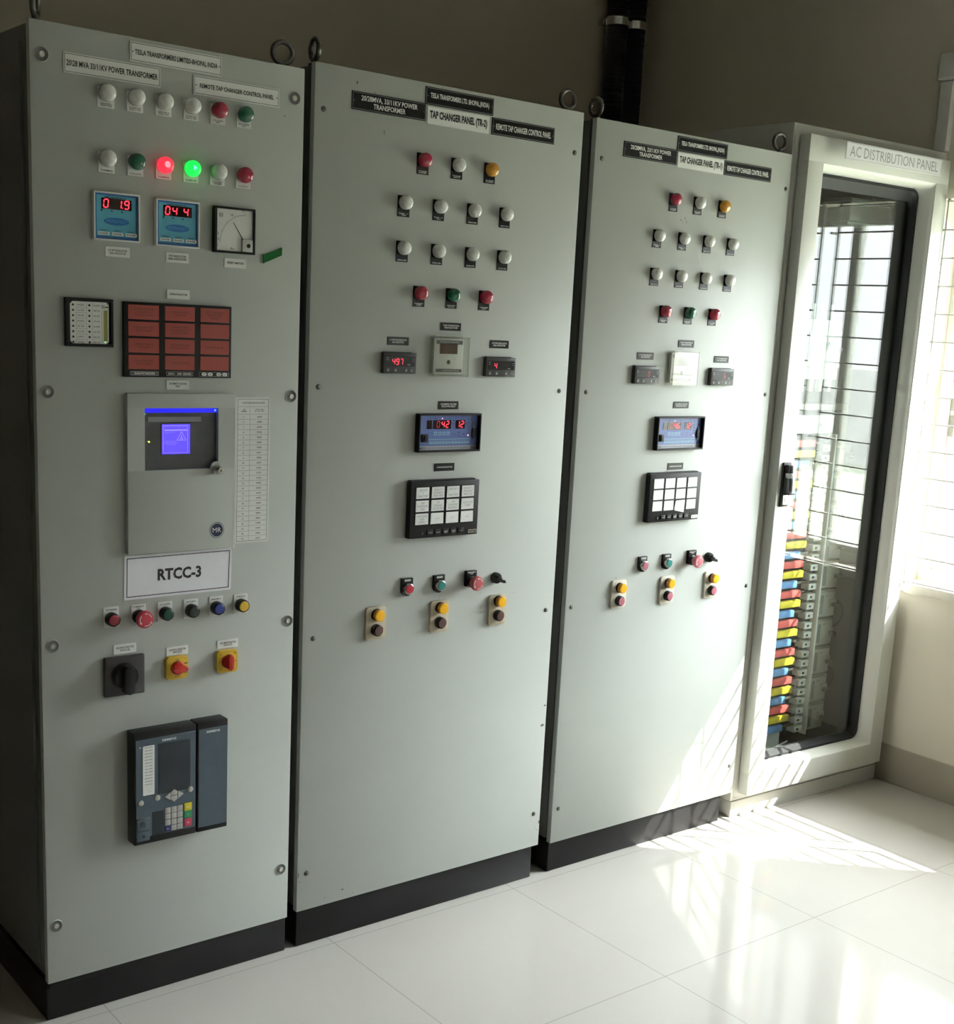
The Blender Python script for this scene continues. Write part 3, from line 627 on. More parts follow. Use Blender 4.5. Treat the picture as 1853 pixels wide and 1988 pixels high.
# voltage regulating relay behind a little door
def regulator_box():
    x0, x1, z0, z1 = .1862, .4370, 1.0545, 1.3995; cx, cz = (x0 + x1) / 2, (z0 + z1) / 2
    wx0, wx1, wz0, wz1 = .2249, .3966, 1.2355, 1.3680
    g = MB((cx, cz, 0)); D = .014
    g.box(x0, x1, wz1, z1, 0, D, PAINT, .0015); g.box(x0, x1, z0, wz0, 0, D, PAINT, .0015)
    g.box(x0, wx0, wz0 - .001, wz1 + .001, 0, D, PAINT); g.box(wx1, x1, wz0 - .001, wz1 + .001, 0, D, PAINT)
    # rounded notch of the lock in the window's corner
    cxn, czn = .3945, 1.2335; pts = [(wx1 + .001, wz0 - .001)] + [(cxn + .0 + .0175 * math.cos(q) , czn + .0 + .0175 * math.sin(q)) for q in [PI / 2 * .95 + PI / 2 * 1.08 * k / 10 for k in range(11)]]
    g.prism(pts, 0, D, PAINT)
    g.quad(x1 - .0005, x1 + .0012, z0 - .003, z1 - .004, .0145, WHITEP)
    o = g.build('regulator_door', A, 'light grey relay box door with a cut-out window')
    w = MB((cx, cz, 0)); w.box(wx0, wx1, wz0, wz1, 0, .0035, INNER)
    w.quad(wx0 + .012, wx0 + .135, wz1 - .030, wz1 - .019, .0038, STRIP); w.text('IN-T', wx0 + .064, wz1 - .0245, .016, .006, .0041, INKG)
    for zz in (.045, .058, .071, .083): 
        w.quad(wx0 + .018, wx0 + .026, wz1 - zz, wz1 - zz + .0004, .0038, INK); w.quad(wx0 + .018, wx0 + .0184, wz1 - zz, wz1 - zz + .005, .0038, INK)
    fo = w.build('relay_window', o, 'grey relay face behind the window')
    w = MB((cx, cz, 0)); w.box(wx0 + .0005, wx1 - .0005, wz1 - .010, wz1 - .0005, .0034, .0050, BLUEG); w.disc(wx1 - .004, wz1 - .005, .0022, .0054, BLUEP, 12); w.build('light_strip', fo, 'glowing blue strip')
    w = MB((cx, cz, 0)); w.disc(wx0 + .004, wz1 - .013, .0016, .0042, LEDGR, 8); w.quad(wx0 + .0015, wx0 + .004, wz1 - .0128, wz1 - .012, .0042, LEDGR); w.disc(wx0 + .014, wz1 - .0725, .0018, .0042, LEDY, 8); w.quad(wx0 + .0105, wx0 + .014, wz1 - .0722, wz1 - .0708, .0042, LEDY); w.build('status_light', fo, 'tiny green and yellow lights')
    sx0, sx1, sz0, sz1 = .2675, .3335, 1.2683, 1.3333
    w = MB((cx, cz, 0)); w.box(sx0 - .0015, sx1 + .0015, sz0 - .0015, sz1 + .0015, .0034, .0046, mat('deep_blue_bezel', (.01, .008, .12), .4)); w.quad(sx0, sx1, sz0, sz1, .0049, SCREENV)
    e = .0028
    for q in ((sx0 + e, sx1 - .006, sz1 - e - .0012, sz1 - e), (sx0 + e, sx1 - .006, sz0 + e, sz0 + e + .0006), (sx0 + e, sx0 + e + .0010, sz0 + e, sz1 - e), (sx1 - .0065, sx1 - .0055, sz0 + e, sz1 - e), (sx0 + .006, sx1 - .007, sz1 - .0145, sz1 - .0115)): w.quad(*q, .0052, SCREENL)
    w.quad(sx0 + .006, sx0 + .03, sz1 - .0175, sz1 - .0170, .0052, SCREENL); w.quad(sx0 + .006, sx0 + .017, sz1 - .0200, sz1 - .0195, .0052, SCREENL)
    ax, az = sx0 + .0455, sz1 - .0165
    for p, q in (((ax, az), (ax - .0105, az - .0185)), ((ax, az), (ax + .0105, az - .0185)), ((ax - .0105, az - .0185), (ax + .0105, az - .0185)), ((ax, az - .007), (ax, az - .0165)), ((ax, az - .012), (ax - .0035, az - .0170)), ((ax, az - .012), (ax + .0035, az - .0170))):
        L = math.hypot(q[0] - p[0], q[1] - p[1]); nx, nz = -(q[1] - p[1]) / L * .0007, (q[0] - p[0]) / L * .0007
        w.poly([(p[0] + nx, p[1] + nz), (p[0] - nx, p[1] - nz), (q[0] - nx, q[1] - nz), (q[0] + nx, q[1] + nz)], .0052, SCREENL)
    w.text('Please enter the\nautomatic mode or\nset to manual', sx0 + .021, sz1 - .040, .032, .0085, .0052, SCREENL, 0)
    w.build('lcd_screen', fo, 'glowing violet screen with a warning triangle')
    w = MB((.393, 1.2335, D)); w.lathe(.3935, 1.2325, [(.0115, D), (.0110, D + .004), (.0085, D + .006), (.0080, D + .018), (.0070, D + .021), (0, D + .0212)], STEEL, 24); w.box(.3925, .3945, 1.2305, 1.2350, D + .0212, D + .0216, INK); w.build('cam_lock', o, 'chrome key lock')
    w = MB((.3945, 1.0965, D)); w.disc(.3945, 1.0965, .0178, D + .0006, NAVY, 32)
    n = 32
    for i in range(n):
        a, b = 2 * PI * i / n, 2 * PI * (i + 1) / n; w.poly([(.3945 + q * math.cos(t), 1.0965 + q * math.sin(t)) for q, t in ((.0150, a), (.0163, a), (.0163, b), (.0150, b))], D + .0009, INKW)
    w.text('MR', .3945, 1.0965, .021, .0105, D + .0009, INKW, 0); w.build('round_badge', o, 'navy round badge reading MR')
regulator_box()
# voltage ratio plate
def ratio_plate():
    x0, x1, z0, z1 = .4455, .5315, 1.0600, 1.3915
    g = MB(((x0 + x1) / 2, z0, 0)); g.box(x0, x1, z0, z1, 0, .0018, WHITEP, .0004, 1); d = .0021
    a, b, c, e = x0 + .004, x1 - .004, z0 + .004, z1 - .004; t = .0007
    for q in ((a, b, c, c + t), (a, b, e - t, e), (a, a + t, c, e), (b - t, b, c, e)): g.quad(*q, d, INK)
    g.text('VOLTAGE RATIO PLATE', (a + b) / 2, e - .0085, .056, .0040, d, INK, .01); zt = e - .0175; g.quad(a, b, zt, zt + .0004, d, INK)
    g.text('TAP\nNUMBER', a + .016, zt - .008, .014, .007, d, INK, .01); g.text('VOLTS\n(L-L) HV', a + .055, zt - .008, .024, .007, d, INK, .01)
    h0 = zt - .0165; n = 25; h = (h0 - c) / n; g.quad(a + .031, a + .0314, c, zt, d, INK)
    for i in range(n):
        zz = h0 - i * h; g.quad(a, b, zz, zz + .0004, d, INK); g.text(str(i + 1), a + .0155, zz - h / 2, None, .0036, d, INK, .01); g.text(str(36300 - i * 412 + (i % 3)), a + .055, zz - h / 2, .012, .0036, d, INK, .01)
    g.build('ratio_plate', A, 'tall white voltage ratio table')
ratio_plate()
# RTCC-3 paper, taped on slightly askew
g = MB((.31, 1.0, 0)); q = [(.1815, .9520), (.4375, .9535), (.4400, 1.0510), (.1830, 1.0495)]
g.prism(q, 0, .001, PAPER)
def inset(k):
    cx = sum(p[0] for p in q) / 4; cz = sum(p[1] for p in q) / 4
    return [(p[0] + (k if p[0] < cx else -k), p[1] + (k * 1.0 if p[1] < cz else -k * 1.0)) for p in q]
i1, i2 = inset(.0055), inset(.0072)
for k in range(4): g.poly([i1[k], i1[(k + 1) % 4], i2[(k + 1) % 4], i2[k]], .0014, INK)
g.text('RTCC-3', .3115, 1.0025, .104, .0265, .0014, INK, .034); g.build('paper_sign', A, 'white paper sign reading RTCC-3')
xb = [.1523 + .0622 * i for i in range(6)]
for x, m, t in zip(xb, (mat('dull_red_button', (.33, .03, .05), .3, noise=.08, nscale=60), None, GREEN, mat('black_button', (.015, .02, .018), .3), BLUE, YELLOW), ('TC RAISE', 'TC EMERGENCY\nSTOP', 'TC LOWER', 'ACCEPT', 'RESET', 'TEST')):
    if m: button(A, x, .9145, m, t, True)
    else: estop(A, x, .9135, t, True, z1off=.0265)
small_plate(A, .1567, .2091, .8333, .8550, 'SEQUENCE SELECTOR\nSWITCH SS5', WHITEP, INK); small_plate(A, .2798, .3323, .8140, .8344, 'CONTROL SELECTOR\nSWITCH S7', WHITEP, INK); small_plate(A, .4050, .4572, .8159, .8357, 'VOLT METER SELECTOR\nSWITCH S14', WHITEP, INK)
g = MB((.1787, .785, 0)); g.box(.1325, .2245, .7405, .8300, 0, .012, GREYD, .004, 3); o = g.build('rotary_switch', A, 'large black rotary switch')
g = MB((.1787, .785, 0)); g.lathe(.1770, .786, [(.030, .012), (.029, .022), (.0265, .027), (0, .028)], BLACK, 36)
g.prism([(.1650, .805), (.1650, .757), (.1680, .7515), (.1770, .7490), (.1860, .7515), (.1890, .757), (.1890, .805), (.1830, .813), (.1710, .813)][::-1], .024, .044, BLACK, .004); g.build('rotary_handle', o)
def yellow_switch(x, z, horiz, marks):
    w = .0264; k = .006; g = MB((x, z, 0))
    g.prism([(x + a, z + b) for a, b in ((-w + k, -w), (w - k, -w), (w, -w + k), (w, w - k), (w - k, w), (-w + k, w), (-w, w - k), (-w, -w + k))], 0, .010, YELLOW, .0015)
    w2 = w - .003
    ring = [(x + a, z + b) for a, b in ((-w2 + k, -w2), (w2 - k, -w2), (w2, -w2 + k), (w2, w2 - k), (w2 - k, w2), (-w2 + k, w2), (-w2, w2 - k), (-w2, -w2 + k))]; cx_, cz_ = x, z
    for i in range(8):
        p, q_ = ring[i], ring[(i + 1) % 8]; g.poly([p, q_, (cx_ + (q_[0] - cx_) * .97, cz_ + (q_[1] - cz_) * .97), (cx_ + (p[0] - cx_) * .97, cz_ + (p[1] - cz_) * .97)], .0104, mat('ochre_line', (.40, .24, .02), .4))
    for tx, tz, s in marks: g.text(s, x + tx, z + tz, None, .0036, .0105, INK, .02)
    o = g.build('rotary_switch', A, 'yellow rotary switch with red knob')
    g = MB((x, z, 0)); g.lathe(x, z, [(.0155, .010), (.0150, .016), (.0130, .018), (0, .0185)], REDK, 28)
    L, B = .0185, .0068; P = [(-L, 0), (-L * .7, -B), (L * .7, -B), (L, -.003), (L, .003), (L * .7, B), (-L * .7, B)]
    if not horiz: P = [(-b, a) for a, b in P]
    g.prism([(x + a, z + b) for a, b in P], .014, .030, REDK, .0028); g.disc(x + (.011 if horiz else 0), z + (0 if horiz else -.011), .0014, .0303, INK, 8); g.build('rotary_knob', o, 'red knob')
yellow_switch(.3022, .7867, True, ((0, .0185, 'OFF'), (-.019, .009, '1'), (-.019, -.012, '2'), (.020, .009, 'REM'), (.020, -.012, 'LOC'), (0, -.0195, 'AUTO')))
yellow_switch(.4272, .7858, False, ((-.018, .018, 'R'), (.017, .018, 'YB'), (-.021, 0, 'Y'), (.021, 0, '0'), (-.018, -.018, 'B'), (.008, -.0205, 'RY OFF')))
# numerical protection relay
def protection_relay():
    x0, x1, z0, z1 = .1862, .3352, .3945, .6575; D = .040
    g = MB((x0, z0, 0)); g.box(x0, x1, z0, z1, 0, D, BLACK, .003); g.box(.3375, .4140, .3940, .6585, 0, D, BLACK, .003)
    g.box(x0 + .01, x1 + .06, z0 + .01, z1 - .01, 0, .03, BLACK)
    o = g.build('protection_relay', A, 'dark slate protection relay with keypad')
    f = MB((x0, z0, D)); f.box(x0 + .003, x1 - .003, z0 + .017, z1 - .015, D - .002, D + .0012, SLATE, .0006, 1)
    f.text('SIEMENS', x0 + .082, z1 - .024, .034, .0052, D + .0016, INKW, .015); f.text('SIPROTEC', x0 + .117, z1 - .0305, .024, .0035, D + .0016, INK)
    f.disc(x0 + .013, z1 - .033, .0018, D + .0016, INKW, 10)
    fo = f.build('relay_fascia', o, 'slate fascia')
    f = MB((.3757, z0, D)); f.box(.3400, .4115, .4055, .6430, D - .002, D + .0012, SLATE, .0006, 1); f.text('SIEMENS', .3760, .6350, .034, .0052, D + .0016, INKW, .015); f.build('blank_fascia', o, 'slate blank fascia')
    f = MB((.28, .56, D)); f.box(.2425, .3195, .5068, .6262, D, D + .0018, LCD, .0004, 1); f.build('relay_screen', o, 'dark blank screen')
    f = MB((.22, .56, D)); f.box(.2050, .2328, .5105, .6262, D, D + .0020, WHITEP, .0004, 1)
    for i in range(13): f.text(('MASTER TRIP', 'OVER CURRENT', 'EARTH FAULT', 'RESTRICTED EF', 'DIFF TRIP', 'BUCHHOLZ TRIP', 'OTI TRIP', 'WTI TRIP', 'PRV TRIP', 'MASTER RELAY', 'BREAKER TRIP', 'TRANSFER BUS', 'SPARE LED')[i], .2190, .6225 - i * .0072, .018, .0028, D + .0024, INK, 0)
    for i in range(3): f.quad(.2065, .2315, .5190 + i * .006, .5192 + i * .006, D + .0023, INKG)
    f.build('label_strip', o, 'white label strip')
    for x, z in ((.2005, .4945), (.2395, .5000), (.3195, .5052)):
        f = MB((x, z, D)); f.lathe(x, z, [(.0070, D), (.0066, D + .0035), (.004, D + .0045), (0, D + .0047)], KEYW, 20); f.build('round_key', o, 'pale round key')
    cx, cz = .2800, .4980
    for k in range(4):
        a = k * PI / 2; c, s = round(math.cos(a)), round(math.sin(a)); W, H = .0235, .0150
        pts = {0: [(.009, -.0095), (W, 0), (.009, .0095)], 1: [(-.0078, .001), (.0078, .001), (.0078, .009), (0, H), (-.0078, .009)], 2: [(-.009, .0095), (-W, 0), (-.009, -.0095)], 3: [(-.0078, -.001), (-.0078, -.009), (0, -H), (.0078, -.009), (.0078, -.001)]}[k]
        f = MB((cx, cz, D)); f.prism([(cx + p, cz + q) for p, q in pts], D, D + .0028, KEYW, .0006)
        f.build('arrow_key', o, 'pale arrow key')
    kx = [.2575, .2725, .2872]; kz = [.4600, .4455, .4310, .4165]
    for r, z in enumerate(kz):
        for c, x in enumerate(kx):
            fn = r == 3 and c == 0; f = MB((x, z, D)); f.box(x, x + .0136, z - .0020, z + .0112, D, D + .0032, mat('navy_key', (.015, .015, .13), .35) if fn else KEYW, .0012)
            f.text('Fn' if fn else ('789456123*0.'[r * 3 + c] if not fn else ''), x + .0068, z + .0045, None, .0040, D + .0035, INKW if fn else INKG, 0); f.build('keypad_key', o, 'navy key' if fn else 'pale key')
    for z, m, lb in ((.4585, mat('yellow_key', (.66, .56, .02), .35), 'yellow key'), (.4400, mat('green_key', (.01, .25, .09), .35), 'green key'), (.4205, mat('crimson_key', (.50, .035, .09), .35), 'crimson key')):
        f = MB((.3135, z, D)); f.box(.3045, .3235, z - .0035, z + .0150, D, D + .0030, m, .0010); f.text({'yellow key': 'ESC', 'green key': 'I', 'crimson key': 'O'}[lb], .3140, z + .0057, None, .0045, D + .0033, INKW, .0); f.build('control_key', o, lb)
    f = MB((.24, .43, D)); f.box(.2268, .2540, .4120, .4680, D, D + .0014, LCD, .0004, 1); f.build('label_recess', o, 'dark recess')
    f = MB((.2, .42, D)); f.box(.1900, .2210, .4285, .4580, D, D + .004, SLATE, .0015); f.box(.1920, .2215, .4560, .4590, D, D + .006, GREYP, .0008, 1)
    f.prism([(.196, .448), (.199, .444), (.199, .438), (.203, .438), (.203, .446), (.206, .445), (.206, .438), (.209, .438), (.209, .447), (.203, .452)][::-1], D + .004, D + .0046, INK)
    f.box(.1900, .2210, .4040, .4270, D, D + .004, SLATE, .0015); f.prism([(.2015, .4155), (.2060, .4110), (.2105, .4155), (.2060, .4200)][::-1][::-1], D + .004, D + .0045, INK)
    f.build('service_flap', o, 'grey service flap')
protection_relay()

# ------------------------------------------------------------------ the two tap changer cabinets
def acrylic_meter(cab, x0, x1, z0, z1):
    cx, cz = (x0 + x1) / 2, (z0 + z1) / 2; D = .026
    g = MB((cx, cz, 0)); g.box(x0 + .006, x1 - .006, z0 + .006, z1 - .006, 0, .010, mat('dull_white_case', (.80, .80, .76), .45, noise=.03), .001)
    o = g.build('tap_position_indicator', cab, 'white tap position indicator under a clear cover')
    f = MB((cx, cz, 0)); a, b, c, e = x0 + .010, x1 - .010, z0 + .010, z1 - .010
    f.quad(a, b, e - .009, e, .0103, GREYP); f.text('TAP POSITION INDICATOR', (a + b) / 2, e - .0045, .060, .0040, .0106, INKW, 0); f.quad(a, b, c, c + .008, .0103, GREYP); f.text('PRECIMEASURE CONTROLS', (a + b) / 2 + .008, c + .004, .050, .0035, .0106, INKW, 0)
    f.ell(cx, cz - .014, .0052, .0052, .0105, mat('dark_logo', (.06, .06, .06), .5)); f.text('EPM', cx, cz - .014, .007, .003, .0108, INKG, 0); f.build('indicator_face', o)
    f = MB((cx, cz, 0)); f.box(cx - .028, cx + .026, cz + .006, cz + .030, .0100, .0110, DISPB, .0004, 1); f.build('blank_display', o, 'brown unlit display')
    f = MB((cx, cz, 0)); t = .002
    f.box(x0, x1, z0, z1, D - t, D, ACRYL); f.box(x0, x1, z0, z0 + t, 0, D - t, ACRYL); f.box(x0, x1, z1 - t, z1, 0, D - t, ACRYL); f.box(x0, x0 + t, z0 + t, z1 - t, 0, D - t, ACRYL); f.box(x1 - t, x1, z0 + t, z1 - t, 0, D - t, ACRYL)
    EDG = mat('polished_acrylic_edge', (.72, .73, .68), .15, coat=.5)
    for p in ([(x0, z0), (x1, z0)], [(x1, z0), (x1, z1)], [(x1, z1), (x0, z1)], [(x0, z1), (x0, z0)]):
        f.tube([(p[0][0], p[0][1], D), (p[1][0], p[1][1], D)], .0009, EDG, 6)
    f.build('clear_cover', o, 'clear acrylic cover')
def panel_meter(cab, x0, x1, z0, z1, groups, lm):
    cx, cz = (x0 + x1) / 2, (z0 + z1) / 2; D = .014
    g = MB((cx, cz, 0)); g.box(x0, x1, z0, z1, 0, D, GREYD, .0015); g.box(x0 + .004, x1 - .012, z1 - .001, z1 + .0018, 0, D - .004, BLACK)
    g.text('METER', x1 - .012, z1 - .0045, .012, .0018, D + .0003, INKG, 0)
    o = g.build('panel_meter', cab, 'small black digital panel meter')
    f = MB((cx, cz, 0)); f.box(x0 + .005, x1 - .004, z0 + .017, z1 - .008, D - .001, D + .0006, BLACKG, .0004, 1)
    for zz in (.012, .017): f.quad(x0 + .007, x0 + .012, z1 - zz, z1 - zz + .0006, D + .0009, INKW); f.quad(x1 - .012, x1 - .007, z1 - zz - .002, z1 - zz - .0014, D + .0009, INKW)
    for off, s in groups: digits(f, s, x0 + off, z1 - .0275, .0068, .0135, .0045, D + .0009, lm, .13)
    f.quad(x1 - .027, x1 - .018, z1 - .0285, z1 - .0265, D + .0009, INKG)
    f.build('meter_display', o)
    for k, q in enumerate((.012, .034, .065, .081)):
        f = MB((x0 + q, z0, 0)); f.box(x0 + q - .004, x0 + q + .005, z0 + .004, z0 + .0125, D - .001, D + .0007, GREYP, .0005, 1); f.text('VA-O'[k], x0 + q, z0 + .008, None if k != 2 else .002, .004, D + .0010, INKW, 0); f.build('meter_key', o)
def blue_regulator(cab, x0, x1, z0, z1, d3, d2):
    cx, cz = (x0 + x1) / 2, (z0 + z1) / 2; D = .019; t = .0045
    g = MB((cx, cz, 0))
    for b in ((x0, x1, z0, z0 + t), (x0, x1, z1 - t, z1), (x0, x0 + t, z0 + t, z1 - t), (x1 - t, x1, z0 + t, z1 - t)): g.box(*b, 0, D, BLACK, .0008, 1)
    g.box(x0 + t, x1 - t, z0 + t, z1 - t, 0, .006, BLACK)
    o = g.build('voltage_regulating_relay', cab, 'black framed blue voltage regulating relay')
    W = x1 - x0; H = z1 - z0
    # P(u,v): fractions of the face, v downwards
    fx0, fx1, fz0, fz1 = x0 + t, x1 - t, z0 + t, z1 - t
    X = lambda u: fx0 + (fx1 - fx0) * u; Z = lambda v: fz1 - (fz1 - fz0) * v
    f = MB((cx, cz, 0)); d = .0066
    f.quad(fx0, fx1, Z(.88), fz1, d, AVRB); f.quad(fx0, fx1, fz0, Z(.88), d, mat('silver_strip', (.42, .44, .48), .35)); e = d + .0003
    f.text('EMCO', X(.075), Z(.94), X(.12) - X(0), .0060, e, INK, .03); f.text('AUTOMATIC VOLTAGE REGULATING RELAY  MICROCONTROLLER', X(.50), Z(.94), X(.70) - X(0), .0034, e, INK, 0); f.text('TD-802', X(.94), Z(.94), X(.09) - X(0), .0045, e, INK, .02)
    for k in range(4):
        f.quad(X(.265 + k * .071), X(.318 + k * .071), Z(.58), Z(.475), e, AVRC); f.quad(X(.273 + k * .071), X(.305 + k * .071), Z(.55), Z(.51), e + .0003, AVRB)
    f.quad(X(.19), X(.88), Z(.705), Z(.68), e, AVRC); f.quad(X(.19), X(.88), Z(.83), Z(.735), e, mat('relay_print_dim', (.14, .25, .44), .4))
    for k in range(13): f.quad(X(.195 + k * .053), X(.237 + k * .053), Z(.825), Z(.785), e + .0003, AVRC); f.text('%d' % (k + 3), X(.216 + k * .053), Z(.765), None, .0020, e + .0003, INKW)
    for u, v in ((.29, .10), (.52, .10), (.585, .16), (.585, .24), (.585, .30), (.585, .37), (.81, .26), (.845, .12), (.845, .22), (.845, .32), (.845, .41), (.845, .51), (.60, .55), (.685, .50), (.685, .59), (.77, .55), (.92, .22), (.955, .22)): f.disc(X(u), Z(v), .0016, e + .0003, INK, 10)
    f.disc(X(.395), Z(.095), .0018, e + .0003, LEDW, 10); f.disc(X(.845), Z(.59), .0022, e + .0003, LEDW, 10); f.text('TECHNOLOGY', X(.80), Z(.03), .028, .0025, e, INK)
    f.build('relay_face', o, 'blue relay face')
    f = MB((cx, cz, 0))
    for u0, u1 in ((.145, .225), (.245, .545), (.625, .78)): f.box(X(u0), X(u1), Z(.395), Z(.145), d, d + .0008, DISP)
    dd = d + .0011; hh = .0150
    f2 = f.build('led_display', o, 'dark display windows')
    f = MB((cx, cz, 0))
    digits(f, d3[0], X(.305), Z(.35), .0078, hh, .0060, dd, LEDD, .13); digits(f, d3[1:], X(.385), Z(.35), .0078, hh, .0060, dd, LED); digits(f, d2, X(.64), Z(.35), .0078, hh, .0052, dd, LED); f.build('led_digits', f2, 'red digits')
    f = MB((cx, cz, 0)); f.box(X(.06), X(.155), Z(.77), Z(.54), d, d + .006, BLACK, .001); f.box(X(.078), X(.138), Z(.74), Z(.57), d + .006, d + .009, BLACK, .001); f.build('rocker_switch', o)
    f = MB((cx, cz, 0)); f.prism([(X(.905), Z(.44)), (X(.905), Z(.62)), (X(.920), Z(.68)), (X(.945), Z(.68)), (X(.96), Z(.62)), (X(.96), Z(.44)), (X(.945), Z(.38)), (X(.92), Z(.38))], d, d + .005, BLACK, .001)
    f.lathe(X(.932), Z(.345), [(.0020, d), (.0020, d + .003), (0, d + .003)], STEELD, 10); f.lathe(X(.932), Z(.715), [(.0020, d), (.0020, d + .003), (0, d + .003)], STEELD, 10); f.build('serial_port', o)
def grey_annunciator(cab, x0, x1, z0, z1, bent, T):
    cx, cz = (x0 + x1) / 2, (z0 + z1) / 2; D = .020; W = x1 - x0; H = z1 - z0
    g = MB((cx, cz, 0)); g.box(x0, x1, z0, z1, 0, D, BLACK, .002); g.box(x0 + .004, x1 - .010, z1 - .001, z1 + .003, 0, D - .006, BLACK)
    o = g.build('annunciator', cab, 'black annunciator with twelve white windows')
    cw, ch = .0395, .0285
    for r in range(3):
        for c in range(4):
            a = x0 + .0150 + c * (.0476); b = z1 - .014 - ch - r * .0330
            f = MB((a, b, D)); f.box(a - .003, a + cw + .003, b - .002, b + ch + .002, D - .001, D + .0008, BLACKG, .0004, 1)
            if (r, c) == bent:
                f.prism([(a - .004, b - .001), (a + cw - .002, b - .009), (a + cw, b + ch), (a, b + ch - .001)], D + .0008, D + .0030, WHITEP)
            else: f.prism([(a - .0005, b), (a + cw, b + .0005), (a + cw - .0005, b + ch), (a, b + ch)], D + .0008, D + .0022, WHITEP)
            t = T[r * 4 + c]
            if t: f.text(t, a + cw / 2, b + ch / 2, .030 if '\n' in t else .011, {0: .0022, 1: .013, 2: .021}[t.count('\n')], D + .0033, INKG, 0)
            f.build('alarm_window', o, 'white alarm window')
    zz = z0 + .0125
    f = MB((cx, zz, D)); f.lathe(x0 + .038, zz, [(.0036, D), (.0032, D + .003), (0, D + .0032)], STEELD, 14, .7, 1); f.build('buzzer_hole', o)
    for k, s in enumerate(('ALARM', 'RESET', 'LAMP\nTEST', 'MUTE\nTEST', 'ACCEPT')):
        a = x0 + .062 + k * .0245; f = MB((a, zz, D)); f.box(a - .010, a + .009, zz - .006, zz + .008, D - .001, D + .003, BLACK, .0012); f.text(s, a, zz + .0005, .012, .0022 if '\n' not in s else .006, D + .0034, INKW, 0); f.build('annunciator_key', o)
    f = MB((x1 - .02, z0, D)); f.box(x1 - .031, x1 - .003, z0 + .004, z0 + .014, D, D + .0012, STEEL, .0004, 1); f.text('PROCON', x1 - .017, z0 + .009, .022, .005, D + .0015, INK, .01); f.build('maker_badge', o, 'silver badge')
def tap_cabinet(P):
    c = cabinet(P['label'], P['x0'], P['x1'], P['zb'], P['zt'], P['plinth'], True)
    for x, a in P['eyes']: eyebolt(c, x, P['zt'], a)
    for x, z in P['screws']: screw(c, x, z)
    (a0, a1), (b0, b1), (w0, w1), (c0, c1) = P['np']; z = P['zn']
    plate(c, a0, a1, z - .016, z + .024, '20/28MVA, 33/11KV POWER\nTRANSFORMER', BLACKG, INKW, .76, .66, label='black nameplate reading power transformer')
    plate(c, b0, b1, z + .0225, z + .0625, 'TESLA TRANSFORMERS LTD. BHOPAL,(INDIA)', BLACKG, INKW, .86, .38, label='black nameplate reading transformers limited')
    plate(c, w0, w1, z - .0205, z + .0195, P['tr'], WHITEP, INK, .93, .56, d=.0012, border=False, dots=False, name='paper_label', label='white paper label reading ' + P['tr'].lower(), bold=.045)
    plate(c, c0, c1, z - .0205, z + .0195, 'REMOTE TAP CHANGER CONTROL PANEL', BLACKG, INKW, .88, .36, label='black nameplate reading remote tap changer control panel')
    xr1, xr2, xr4 = P['xr1'], P['xr2'], P['xr4']; zr = P['zr']
    for x, l, t in zip(xr1, (LENSR, LENSW, LENSA), ('TAP CHANGER\nIN PROGRESS', 'TAP CHANGER\nSUPPLY ON', 'TAP CHANGE\nINCOMPLETE')): lamp(c, x, zr[0], l, t)
    for x, t in zip(xr2, ('FAN - 1\nON', 'FAN - 2\nON', 'FAN-3 ON', 'FAN-4 ON')): lamp(c, x, zr[1], LENSW, t)
    for x, t in zip(xr2, ('FAN-5 ON', 'FAN-6 ON', 'REMOTE', 'FAN-8 ON')): lamp(c, x, zr[2], LENSW, t)
    for x, l, t in zip(xr4, (LENSR, LENSG, LENSR), ('INDEPENDENT\nMASTER', 'MASTER\nSLAVE', 'FOLLOWER\nAUTO')): lamp(c, x, zr[3], l, t)
    small_plate(c, *P['lb_tap'], 'TAP POSITION\nINDICATOR', BLACKG, INKW); small_plate(c, *P['lb_l'], 'L.V WTI FOR INDICATOR\nDIAL INDICATOR', BLACKG, INKW); small_plate(c, *P['lb_r'], 'OTI FOR INDICATOR\nDIAL INDICATOR', BLACKG, INKW)
    panel_meter(c, *P['ml'], P['dl'], P['dm']); panel_meter(c, *P['mr'], P['dr'], P['dm']); acrylic_meter(c, *P['tap'])
    small_plate(c, *P['lb_avr'], 'AUTOMATIC VOLTAGE\nREGULATING RELAY', BLACKG, INKW); blue_regulator(c, *P['avr'], P['d3'], P['d2'])
    small_plate(c, *P['lb_ann'], 'ANNUNCIATOR', BLACKG, INKW); grey_annunciator(c, *P['ann'], P['bent'], P['T'])
    b = P['btn']; zz = P['zbtn']
    RB = P['rb']
    button(c, b[0], zz, RB, 'RAISE', ring=STEEL, r=.0142); button(c, b[1], zz, TEAL, 'LOWER', ring=STEEL, r=.0142); estop(c, b[2], zz, 'EMERGENCY\nSTOP', m=P['es']); small_selector(c, b[3], zz + .002)
    for x, (za, zb_), (y1, y2) in zip(P['tw'], P['twz'], P['twl']): twin_station(c, x, za, zb_, P['cap'], y1, y2, P['stain'])
    return c
